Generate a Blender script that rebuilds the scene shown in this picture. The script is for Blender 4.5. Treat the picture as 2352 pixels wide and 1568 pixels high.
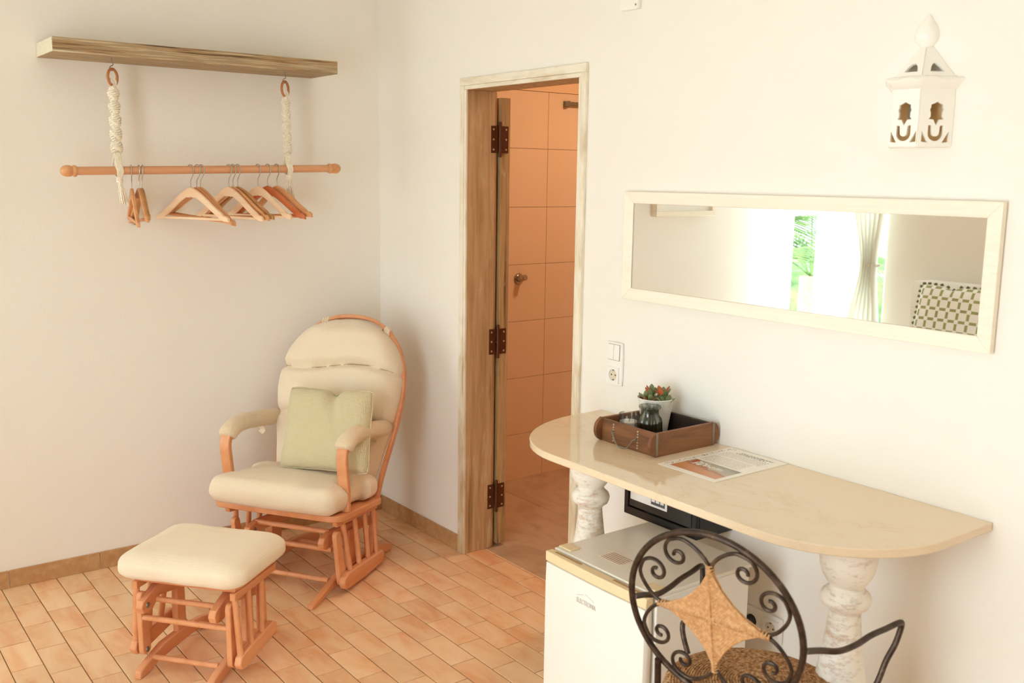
import bpy, bmesh, math, random
from mathutils import Vector, Matrix, noise
random.seed(7)
SC = bpy.context.scene
for o in list(bpy.data.objects): bpy.data.objects.remove(o)
PI = math.pi
R = math.radians

# ------------------------------------------------------------------ camera
F_PX = 2271.7
CAM = Vector((-2.31, -4.125, 1.62))
c_right = Vector((0.80092, -0.59861, 0.01364))
c_up = Vector((0.08704, 0.13895, 0.98647))
c_fwd = Vector((0.59241, 0.78890, -0.16339))
cd = bpy.data.cameras.new('camera'); cam = bpy.data.objects.new('camera', cd); SC.collection.objects.link(cam)
cd.sensor_width = 36; cd.lens = 36 * F_PX / 2352; cd.clip_start = .05; cd.clip_end = 100
cam.matrix_world = Matrix(((c_right.x, c_up.x, -c_fwd.x, CAM.x), (c_right.y, c_up.y, -c_fwd.y, CAM.y), (c_right.z, c_up.z, -c_fwd.z, CAM.z), (0, 0, 0, 1)))
cd.dof.use_dof = True; cd.dof.focus_distance = 3.8; cd.dof.aperture_fstop = 5.0
SC.camera = cam
def proj(p):
    d = Vector(p) - CAM; z = d.dot(c_fwd)
    return (1176 + F_PX * d.dot(c_right) / z, 784 - F_PX * d.dot(c_up) / z, z)

# ------------------------------------------------------------------ world, daylight, exposure
W = bpy.data.worlds.new('sky'); SC.world = W; W.use_nodes = True
wb = W.node_tree.nodes['Background']; wb.inputs[0].default_value = (.83, .972, 1.065, 1); wb.inputs[1].default_value = 8.7
SC.view_settings.view_transform = 'Standard'; SC.view_settings.look = 'None'
SC.view_settings.gamma = 1; SC.view_settings.use_curve_mapping = False
SC.view_settings.exposure = 0.0
SC.cycles.max_bounces = 14; SC.cycles.diffuse_bounces = 8; SC.cycles.glossy_bounces = 6; SC.cycles.transmission_bounces = 8
SC.cycles.transparent_max_bounces = 12; SC.cycles.caustics_reflective = False; SC.cycles.caustics_refractive = False
SC.cycles.sample_clamp_indirect = 8; SC.cycles.use_denoising = True
WX = -3.12            # x of the window wall
def portal(y0, y1, z0, z1, front=False):
    l = bpy.data.lights.new('window_portal', 'AREA'); l.shape = 'RECTANGLE'; l.size = y1 - y0; l.size_y = z1 - z0
    l.cycles.is_portal = True
    o = bpy.data.objects.new('window_portal', l); SC.collection.objects.link(o)
    if front: o.matrix_world = Matrix.Translation(((y0 + y1) / 2, -5.4, (z0 + z1) / 2)) @ Matrix.Rotation(R(90), 4, 'X'); return
    o.matrix_world = Matrix.Translation((WX - .1, (y0 + y1) / 2, (z0 + z1) / 2)) @ Matrix.Rotation(R(-90), 4, 'Y') @ Matrix.Rotation(R(90), 4, 'Z')
portal(-.69, -.002, .02, 2.3)
portal(-3.7, -2.3, .02, 2.1)
bl = bpy.data.lights.new('bathroom_lamp', 'AREA'); bl.shape = 'DISK'; bl.size = .28; bl.energy = 17; bl.color = (1.0, .67, .43)
blo = bpy.data.objects.new('bathroom_lamp', bl); SC.collection.objects.link(blo); blo.location = (1.15, -.95, 2.50)

# ------------------------------------------------------------------ materials
def lin(h):
    h = h.lstrip('#'); c = [int(h[i:i + 2], 16) / 255 for i in (0, 2, 4)]
    return tuple((x / 12.92 if x <= .04045 else ((x + .055) / 1.055) ** 2.4) for x in c) + (1,)
class NT:
    def __init__(s, name):
        s.m = bpy.data.materials.new(name); s.m.use_nodes = True; s.t = s.m.node_tree; s.b = s.t.nodes['Principled BSDF']
    def n(s, kind, **kw):
        nd = s.t.nodes.new('ShaderNode' + kind)
        for k, v in kw.items():
            if k in nd.inputs.keys() or isinstance(k, int): nd.inputs[k].default_value = v
            else: setattr(nd, k, v)
        return nd
    def l(s, a, b): s.t.links.new(a, b)
    def coords(s, which='Object', scale=(1, 1, 1), rot=(0, 0, 0)):
        tc = s.n('TexCoord'); mp = s.n('Mapping'); mp.inputs['Scale'].default_value = scale; mp.inputs['Rotation'].default_value = rot
        if which == 'World':
            g = s.n('NewGeometry'); s.l(g.outputs['Position'], mp.inputs['Vector'])
        else: s.l(tc.outputs[which], mp.inputs['Vector'])
        return mp.outputs[0]
    def noise(s, vec, scale, detail=4, rough=.55, dist=0):
        n = s.n('TexNoise', Scale=scale, Detail=detail, Roughness=rough, Distortion=dist); s.l(vec, n.inputs['Vector']); return n.outputs['Fac']
    def ramp(s, fac, stops):
        r = s.n('ValToRGB'); e = r.color_ramp.elements
        while len(e) < len(stops): e.new(.5)
        for i, (p, c) in enumerate(stops): e[i].position = p; e[i].color = lin(c) if isinstance(c, str) else c
        s.l(fac, r.inputs[0]); return r.outputs[0]
    def mix(s, fac, a, b, mode='MIX'):
        m = s.n('Mix', data_type='RGBA', blend_type=mode)
        for sock, v in ((m.inputs[0], fac), (m.inputs[6], a), (m.inputs[7], b)):
            if isinstance(v, (int, float)): sock.default_value = v
            elif isinstance(v, str): sock.default_value = lin(v)
            elif isinstance(v, tuple): sock.default_value = v
            else: s.l(v, sock)
        return m.outputs[2]
    def math(s, op, a, b=0.0, c=None):
        m = s.n('Math', operation=op)
        for i, v in enumerate((a, b) if c is None else (a, b, c)):
            if isinstance(v, (int, float)): m.inputs[i].default_value = v
            else: s.l(v, m.inputs[i])
        return m.outputs[0]
    def bump(s, h, strength=.3, dist=.002, prev=None):
        b = s.n('Bump', Strength=strength, Distance=dist); s.l(h, b.inputs['Height'])
        if prev: s.l(prev, b.inputs['Normal'])
        s.l(b.outputs[0], s.b.inputs['Normal']); return b.outputs[0]
    def fin(s, col, rough=.6, **kw):
        if isinstance(col, (str, tuple)): s.b.inputs['Base Color'].default_value = lin(col) if isinstance(col, str) else col
        else: s.l(col, s.b.inputs['Base Color'])
        if isinstance(rough, (int, float)): s.b.inputs['Roughness'].default_value = rough
        else: s.l(rough, s.b.inputs['Roughness'])
        for k, v in kw.items(): s.b.inputs[k.replace('_', ' ')].default_value = v
        return s.m
M = {}
def plain(name, col, rough=.5, **kw):
    t = NT(name); v = t.coords(); f = t.noise(v, 9, 3)
    c = lin(col); d = tuple(x * .95 for x in c[:3]) + (1,)
    M[name] = t.fin(t.mix(f, d, c), rough, **kw); return M[name]
plain('white_plastic', '#f4f1ea', .3); plain('logo_grey', '#c9c4b8', .4); plain('socket_well', '#dccfb6', .5); plain('switch_grey', '#8c877c', .5); plain('dark_hole', '#2a2118', .8)
plain('beige_plastic', '#e9d3a8', .4); plain('black_plastic', '#1c1a18', .4); plain('keypad_grey', '#5d5f5e', .4)
plain('white_metal', '#efece2', .28); plain('fridge_top', '#eae4d6', .25); plain('rubber', '#1e1a15', .8)
plain('chrome', '#b9b4aa', .22, Metallic=1.0); plain('steel_wire', '#c4c0b6', .3, Metallic=1.0); plain('screw_brass', '#d8cdb4', .35, Metallic=.9)
plain('brown_knob', '#8a4216', .22); plain('rust_hinge', '#5a3018', .5, Metallic=.35)
plain('white_paint_trim', '#f3efe4', .5); plain('door_gap', '#1a130b', .9)
plain('mirror_edge', '#a88a5c', .6); plain('wax', '#f7f3ec', .6, Subsurface_Weight=.15)
plain('ceramic_white', '#f6f3ea', .16); plain('clay_inside', '#e8c08a', .8); plain('bulb_grey', '#8f8371', .5); plain('pot_white', '#f1ece0', .45); plain('pot_inside', '#d9b48a', .7)
plain('cushion_olive_tuft', '#6d7142', .9); plain('zinc', '#8b8473', .45, Metallic=.7)
def m_wall(name, col, col2, bs=.18):
    t = NT(name); v = t.coords('World')
    f = t.noise(v, 1.1, 3); f2 = t.noise(v, 14, 5, .6); f3 = t.noise(v, 90, 4, .6)
    t.bump(t.math('ADD', f2, t.math('MULTIPLY', f3, .35)), bs, .006)
    M[name] = t.fin(t.mix(f, col, col2), .72, Specular_IOR_Level=.3)
m_wall('plaster', '#f1ede5', '#eee9df'); m_wall('ceiling_white', '#f7f6f2', '#f5f3ee', .05); m_wall('bath_plaster', '#e8c9a4', '#e4c49c', .05)
def m_floor():
    t = NT('terracotta_tile'); v = t.coords('World', (9, 3.2, 1)); oi = t.n('ObjectInfo')
    add = t.n('VectorMath', operation='ADD'); t.l(v, add.inputs[0])
    sc = t.n('VectorMath', operation='SCALE'); comb = t.n('CombineXYZ'); t.l(oi.outputs['Random'], comb.inputs[0]); t.l(oi.outputs['Random'], comb.inputs[2])
    t.l(comb.outputs[0], sc.inputs[0]); sc.inputs['Scale'].default_value = 37; t.l(sc.outputs[0], add.inputs[1])
    f = t.noise(add.outputs[0], 1.2, 4, .6, .6)
    base = t.ramp(f, [(.34, '#f0cfa8'), (.5, '#ecc49a'), (.66, '#e3aa7e')])
    rnd = t.ramp(oi.outputs['Random'], [(0, '#f1ebe2'), (1, '#fffaf4')])
    g = t.noise(t.coords('World'), 120, 3)
    t.bump(g, .08, .001)
    M['terracotta_tile'] = t.fin(t.mix(1.0, base, rnd, 'MULTIPLY'), t.ramp(f, [(.3, (.33,) * 3 + (1,)), (.7, (.45,) * 3 + (1,))]))
m_floor()
plain('grout', '#94714c', .9); plain('grout_bath', '#c49a6e', .9)
def m_skirt():
    t = NT('skirting_tile'); v = t.coords('World'); f = t.noise(v, 30, 5, .65)
    M['skirting_tile'] = t.fin(t.ramp(f, [(.3, '#b18455'), (.55, '#bd9265'), (.75, '#c9a378')]), .5)
m_skirt()
def m_bath():
    t = NT('bath_wall_tile'); v = t.coords('World'); f = t.noise(v, 2.5, 3)
    M['bath_wall_tile'] = t.fin(t.mix(f, '#e6cfb2', '#e0c5a4'), .35)
    t = NT('bath_stone'); v = t.coords('World', (1.6, 1, 1)); f = t.noise(v, 3.4, 7, .62, .9); f2 = t.noise(v, 1.2, 4, .6)
    M['bath_stone'] = t.fin(t.mix(f2, t.ramp(f, [(.3, '#7d5c40'), (.46, '#ab8c6e'), (.56, '#c4aa8c'), (.7, '#97765a')]), '#bda488'), .4)
m_bath()
def m_wood(name, cols, axis='x', rough=.5, scale=1, streak=18, bs=.15, coords='Object'):
    t = NT(name); s = {'x': (1, streak, streak), 'y': (streak, 1, streak), 'z': (streak, streak, 1)}[axis]
    v = t.coords(coords, s); f = t.noise(v, 2.2 * scale, 6, .6, .4); f2 = t.noise(v, 9 * scale, 3)
    t.bump(t.math('ADD', f, t.math('MULTIPLY', f2, .4)), bs, .002)
    M[name] = t.fin(t.ramp(f, cols), rough)
m_wood('beech', [(.3, '#d08a5a'), (.5, '#da9768'), (.7, '#e1a276')], 'x', .42, .7, 10, .03)
m_wood('hanger_pale', [(.3, '#ecc6a0'), (.6, '#f3d4b2'), (.8, '#efcca6')], 'y', .4, 1, 12, .03)
m_wood('hanger_tan', [(.3, '#cf8f5c'), (.6, '#dca26e'), (.8, '#c98650')], 'y', .4, 1, 12, .03)
m_wood('hanger_red', [(.3, '#bf6636'), (.6, '#cc7444'), (.8, '#b85e30')], 'y', .38, 1, 12, .03)
m_wood('hanger_brown', [(.3, '#a87440'), (.6, '#b98650'), (.8, '#98663a')], 'y', .4, 1, 12, .03)
m_wood('rod_wood', [(.3, '#cf9468'), (.6, '#d9a074'), (.8, '#c88a5c')], 'x', .42, 1, 14, .03)
m_wood('ring_wood', [(.3, '#a8683a'), (.6, '#b87644'), (.8, '#9a5c30')], 'x', .4, 4, 2, .03)
m_wood('rustic_beam', [(.30, '#4c3820'), (.40, '#86694a'), (.47, '#b8966a'), (.53, '#94886e'), (.60, '#c0a680'), (.72, '#d8ccb0')], 'x', .75, 1.6, 45, .6)
m_wood('crate_wood', [(.3, '#4d2a12'), (.48, '#7a4d2c'), (.62, '#8c5c36'), (.8, '#603c22')], 'y', .6, 1.5, 8, .35)
m_wood('crate_wood_long', [(.3, '#4d2a12'), (.48, '#784b2c'), (.62, '#8a5a36'), (.8, '#603c22')], 'x', .6, 1.5, 8, .35)
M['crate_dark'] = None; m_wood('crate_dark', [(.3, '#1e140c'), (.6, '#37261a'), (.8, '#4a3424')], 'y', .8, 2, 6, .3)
m_wood('crate_end', [(.3, '#5c4526'), (.6, '#7a5c34'), (.8, '#4a3018')], 'z', .7, 4, 3, .35)
def m_distress(name, wood, paint, lo, hi, zlo=None, horiz=False):
    """old wood under worn whitewash; optional: more wear towards the floor"""
    t = NT(name); v = t.coords('World', (22, 1.3, 22) if horiz else (22, 22, 1.3)); f = t.noise(v, 1.6, 6, .62, .5)
    w = t.ramp(f, wood); n2 = t.noise(t.coords('World', (14, 3, 14) if horiz else (14, 14, 3)), 2.2, 5, .6, .4)
    if zlo:
        sep = t.n('SeparateXYZ'); g = t.n('NewGeometry'); t.l(g.outputs['Position'], sep.inputs[0])
        z = t.math('DIVIDE', sep.outputs['Z'], zlo); z = t.math('MINIMUM', z, 1.0); n2 = t.math('ADD', t.math('MULTIPLY', n2, .8), t.math('MULTIPLY', z, .28))
    mask = t.ramp(n2, [(lo, (0, 0, 0, 1)), (hi, (1, 1, 1, 1))])
    t.bump(f, .3, .003)
    M[name] = t.fin(t.mix(mask, w, paint), .7)
m_distress('casing_paint', [(.3, '#b89c70'), (.6, '#d2bc94'), (.8, '#c4aa80')], '#ede5d2', .38, .72, 1.2)
m_distress('casing_head', [(.3, '#b89c70'), (.6, '#d2bc94'), (.8, '#c4aa80')], '#ede5d2', .38, .72, 1.2, True)
m_distress('jamb_wood', [(.27, '#86683f'), (.42, '#b08c60'), (.6, '#c6a276'), (.78, '#9c8058')], '#d9c6a2', .55, .95)
m_distress('door_wood', [(.3, '#6f5230'), (.45, '#a68456'), (.6, '#bd9a68'), (.78, '#857048')], '#d8c8a6', .60, .82)
def m_end():
    t = NT('end_paint'); v = t.coords('Object', (20, 60, 60)); f = t.noise(v, 2, 5, .7)
    M['end_paint'] = t.fin(t.ramp(f, [(.3, '#c4b08c'), (.45, '#ded2b8'), (.7, '#e8dfca')]), .8)
m_end()
def m_marble():
    t = NT('beige_marble'); v = t.coords('World', (1, .6, 1)); f = t.noise(v, 4, 7, .6, 1.6)
    vein = t.ramp(f, [(.40, '#e2cdae'), (.50, '#e0c9a8'), (.512, '#d8b78e'), (.525, '#e0caaa'), (.7, '#e5d3b6')])
    f2 = t.noise(v, 1.3, 3); rd = t.noise(t.coords('World'), 12, 3)
    M['beige_marble'] = t.fin(t.mix(t.ramp(f2, [(.35, (0, 0, 0, 1)), (.55, (1, 1, 1, 1))]), vein, '#e3cfb0'), t.math('MULTIPLY_ADD', rd, .05, .03), Specular_IOR_Level=.6)
m_marble()
def m_baluster():
    t = NT('chipped_baluster'); v = t.coords('Object', (1, 1, 2.6)); f = t.noise(v, 30, 12, .82, .1); big = t.noise(t.coords('Object'), 6, 3)
    s = t.math('ADD', t.math('MULTIPLY', f, .75), t.math('MULTIPLY', big, .35))
    mask = t.ramp(s, [(.565, (0, 0, 0, 1)), (.68, (.8, .8, .8, 1))])
    wood = t.ramp(t.noise(v, 30, 4), [(.35, '#b07c50'), (.6, '#d6a87c'), (.8, '#c4946a')])
    t.bump(t.math('SUBTRACT', 1.0, mask), .5, .003)
    M['chipped_baluster'] = t.fin(t.mix(mask, '#f0eadd', wood), .6)
m_baluster()
def m_fabric(name, c1, c2, ribs=380, axis=0, bs=.5, diag=False):
    t = NT(name); v = t.coords('Object', rot=(0, 0, R(45) if diag else 0))
    sep = t.n('SeparateXYZ'); t.l(v, sep.inputs[0])
    def w(i, k): return t.math('SINE', t.math('MULTIPLY', sep.outputs[i], k))
    a = w(0, ribs); b = w(1, ribs); c = w(2, ribs)
    h = t.math('ADD', t.math('ADD', a, b), c); fz = t.noise(v, 160, 3, .6)
    h = t.math('ADD', t.math('MULTIPLY', h, .25), t.math('MULTIPLY', fz, 1.4))
    t.bump(h, bs, .0025)
    f = t.noise(v, 5, 4); f2 = t.noise(v, 70, 3)
    M[name] = t.fin(t.mix(f2, t.mix(f, c1, c2), c1), .95, Sheen_Weight=.25)
m_fabric('cream_fabric', '#ecdcc2', '#e6d2b2', 1700, bs=.35)
m_fabric('cream_knit', '#e8d4b4', '#dfc6a0', 1500, bs=.6)
m_fabric('pillow_weave', '#d2c6a0', '#cbbd93', 1150, bs=.6)
m_fabric('white_fabric', '#f7f5ef', '#f2efe6', 500)
def m_rope(name, c1, c2, c3, k=900):
    t = NT(name); v = t.coords('Object'); sep = t.n('SeparateXYZ'); t.l(v, sep.inputs[0])
    s = t.math('SINE', t.math('MULTIPLY', t.math('ADD', t.math('ADD', sep.outputs[0], sep.outputs[1]), sep.outputs[2]), k))
    f = t.noise(v, 40, 4, .6); t.bump(t.math('MULTIPLY_ADD', f, .25, s), .35, .001)
    ff = t.noise(v, 120, 3, .5); M[name] = t.fin(t.ramp(ff, [(.36, c1), (.5, c2), (.64, c3)]), .8)
m_rope('seagrass_rope', '#b58452', '#c09060', '#cc9f6e'); m_rope('seat_rope', '#805632', '#ad7f52', '#cca478'); m_rope('cotton_cord', '#e6dbc4', '#ece2cd', '#f3ebdb', 700)
def m_iron():
    t = NT('aged_iron'); v = t.coords('Object'); f = t.noise(v, 45, 5, .65); t.bump(f, .3, .001)
    M['aged_iron'] = t.fin(t.ramp(f, [(.35, '#2b1e14'), (.6, '#4a382a'), (.75, '#6d5a4a')]), .42, Metallic=.55)
m_iron()
def m_speck():
    t = NT('speckled_black'); v = t.coords('Object'); vo = t.n('TexVoronoi', Scale=420.0); t.l(v, vo.inputs['Vector'])
    M['speckled_black'] = t.fin(t.ramp(vo.outputs['Distance'], [(.0, '#8c8270'), (.16, '#403a32'), (.4, '#2a2621')]), .45)
m_speck()
def m_mirror():
    t = NT('mirror_glass'); v = t.coords('Object'); f = t.noise(v, 3, 2)
    M['mirror_glass'] = t.fin(t.mix(f, '#f4f5f2', '#f6f6f4'), .012, Metallic=1.0)
m_mirror()
m_wood('mirror_frame', [(.3, '#efe6d2'), (.6, '#f4eddc'), (.8, '#eadfc8')], 'y', .4, 1, 30, .12)
def m_glass(name, col, rough=.02):
    t = NT(name); v = t.coords('Object'); f = t.noise(v, 8, 2); c = lin(col); d = tuple(x * .94 for x in c[:3]) + (1,)
    M[name] = t.fin(t.mix(f, d, c), rough, Transmission_Weight=1.0, IOR=1.45)
def m_thin(name, col, face=.0, rim=.85):
    t = NT(name); v = t.coords('Object'); f = t.noise(v, 8, 2); c = lin(col); d = tuple(x * .95 for x in c[:3]) + (1,)
    t.fin('#ffffff', .03); tr = t.n('BsdfTransparent'); t.l(t.mix(f, d, c), tr.inputs[0]); gl_ = t.n('BsdfGlossy'); gl_.inputs['Roughness'].default_value = .03
    fr_ = t.n('LayerWeight'); fr_.inputs[0].default_value = .35; mx = t.n('MixShader'); t.l(t.math('MULTIPLY_ADD', fr_.outputs['Fresnel'], rim, face), mx.inputs[0])
    t.l(tr.outputs[0], mx.inputs[1]); t.l(gl_.outputs[0], mx.inputs[2]); t.l(mx.outputs[0], t.t.nodes['Material Output'].inputs[0]); M[name] = t.m
m_thin('clear_glass', '#fdfdfb', rim=.6); m_thin('green_grey_glass', '#dedfd8', .03, rim=.45)
def m_leaf():
    t = NT('succulent_leaf'); v = t.coords('Object'); sep = t.n('SeparateXYZ'); t.l(v, sep.inputs[0]); f = t.noise(v, 60, 4)
    s = t.math('ADD', t.math('MULTIPLY', sep.outputs['Z'], 16.0), t.math('MULTIPLY', f, .5))
    M['succulent_leaf'] = t.fin(t.ramp(s, [(.25, '#6c8452'), (.62, '#7c8a5c'), (.92, '#96502e')]), .45)
    t = NT('red_leaf'); v = t.coords('Object'); f = t.noise(v, 60, 4)
    M['red_leaf'] = t.fin(t.ramp(f, [(.35, '#8c5a34'), (.55, '#cf6238'), (.7, '#e07a55')]), .45)
    t = NT('pebbles'); v = t.coords('Object'); f = t.noise(v, 180, 2)
    M['pebbles'] = t.fin(t.ramp(f, [(.3, '#6a2f1a'), (.5, '#a8562f'), (.7, '#d9b48a')]), .8)
    t = NT('palm_green'); v = t.coords('Object'); f = t.noise(v, 6, 3)
    M['palm_green'] = t.fin(t.ramp(f, [(.35, '#3c5a22'), (.65, '#75934a')]), .5)
m_leaf()
def m_curtain():
    t = NT('curtain_cloth'); v = t.coords('Object'); f = t.noise(v, 200, 2)
    tr = t.n('BsdfTranslucent'); tr.inputs[0].default_value = lin('#fbfaf4'); mx = t.n('MixShader'); mx.inputs[0].default_value = .6
    m = t.fin(t.mix(f, '#f6f5ee', '#faf9f4'), .9); out = t.t.nodes['Material Output']
    t.l(t.b.outputs[0], mx.inputs[1]); t.l(tr.outputs[0], mx.inputs[2]); t.l(mx.outputs[0], out.inputs[0]); M['curtain_cloth'] = m
m_curtain()
def m_cushion_print():
    """olive lattice with round white nodes, printed on white cloth"""
    t = NT('lattice_print'); v = t.coords('UV', (7, 6, 1)); sep = t.n('SeparateXYZ'); t.l(v, sep.inputs[0])
    x = t.math('ABSOLUTE', t.math('SUBTRACT', t.math('FRACT', sep.outputs[0]), .5)); y = t.math('ABSOLUTE', t.math('SUBTRACT', t.math('FRACT', sep.outputs[1]), .5))
    lx = t.math('LESS_THAN', x, .13); ly = t.math('LESS_THAN', y, .13); band = t.math('MAXIMUM', lx, ly)
    r = t.math('SQRT', t.math('ADD', t.math('MULTIPLY', x, x), t.math('MULTIPLY', y, y))); node = t.math('GREATER_THAN', r, .21)
    M['lattice_print'] = t.fin(t.mix(t.math('MULTIPLY', band, node), '#f8f7f2', '#a0a36c'), .9)
m_cushion_print()
def m_paper():
    """laminated leaflet: U runs along its width (left to right for its reader), V from bottom to top"""
    t = NT('leaflet_print'); tc = t.n('TexCoord'); sep = t.n('SeparateXYZ'); t.l(tc.outputs['UV'], sep.inputs[0]); u, v = sep.outputs[0], sep.outputs[1]
    def rect(u0, u1, v0, v1):
        return t.math('MULTIPLY', t.math('MULTIPLY', t.math('GREATER_THAN', u, u0), t.math('LESS_THAN', u, u1)), t.math('MULTIPLY', t.math('GREATER_THAN', v, v0), t.math('LESS_THAN', v, v1)))
    def lines(n, thick, nz, cut):
        row = t.math('LESS_THAN', t.math('FRACT', t.math('MULTIPLY', v, n)), thick)
        c = t.n('CombineXYZ'); t.l(t.math('MULTIPLY', u, nz), c.inputs[0]); t.l(t.math('FLOOR', t.math('MULTIPLY', v, n)), c.inputs[1])
        return t.math('MULTIPLY', row, t.math('GREATER_THAN', t.noise(c.outputs[0], 1.0, 1), cut))
    col = t.mix(0.0, '#efe8da', '#efe8da')
    body = t.math('MULTIPLY', lines(44, .4, 60, .44), t.math('MAXIMUM', rect(.14, .86, .70, .855), rect(.14, .80, .44, .68)))
    col = t.mix(t.math('MULTIPLY', body, .75), col, '#8a8378')
    title = t.math('MULTIPLY', lines(30, .62, 42, .46), t.math('MAXIMUM', rect(.30, .86, .90, .93), rect(.26, .78, .866, .90)))
    col = t.mix(title, col, '#3a3128')
    ex = t.n('CombineXYZ'); t.l(u, ex.inputs[0]); t.l(v, ex.inputs[1]); orn = t.math('GREATER_THAN', t.noise(ex.outputs[0], 34, 2), .56)
    orn = t.math('MULTIPLY', orn, t.math('MAXIMUM', rect(.03, .095, .06, .93), rect(.03, .16, .92, .97)))
    col = t.mix(orn, col, '#7d7460')
    f = t.noise(ex.outputs[0], 5, 5, .6, .4); slope = t.math('SUBTRACT', t.math('ADD', v, t.math('MULTIPLY', u, .14)), t.math('MULTIPLY', f, .16))
    pic = t.ramp(slope, [(.06, '#c08050'), (.14, '#d08a5c'), (.2, '#c78f60'), (.245, '#a8664a'), (.27, '#b8a98c'), (.38, '#a29a86'), (.46, '#7e7866')])
    glow = t.math('MULTIPLY', rect(.24, .42, .27, .40), t.math('GREATER_THAN', t.noise(ex.outputs[0], 22, 2), .5))
    pic = t.mix(glow, pic, '#e4dfd2'); script = t.math('MULTIPLY', rect(.40, .72, .29, .35), t.math('GREATER_THAN', t.noise(ex.outputs[0], 48, 2), .53)); pic = t.mix(script, pic, '#f2efe8')
    pic = t.mix(rect(.16, .24, .30, .41), pic, '#a8523c')
    col = t.mix(rect(.12, .92, .07, .42), col, pic)
    M['leaflet_print'] = t.fin(col, .25)
m_paper()
def m_label():
    t = NT('fridge_label'); tc = t.n('TexCoord'); sep = t.n('SeparateXYZ'); t.l(tc.outputs['UV'], sep.inputs[0]); u, v = sep.outputs[0], sep.outputs[1]
    row = t.math('LESS_THAN', t.math('FRACT', t.math('MULTIPLY', v, 6.0)), .35); inn = t.math('MULTIPLY', t.math('GREATER_THAN', u, .08), t.math('LESS_THAN', u, .92))
    M['fridge_label'] = t.fin(t.mix(t.math('MULTIPLY', row, inn), '#ded7c8', '#a8654a'), .4)
m_label()

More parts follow.
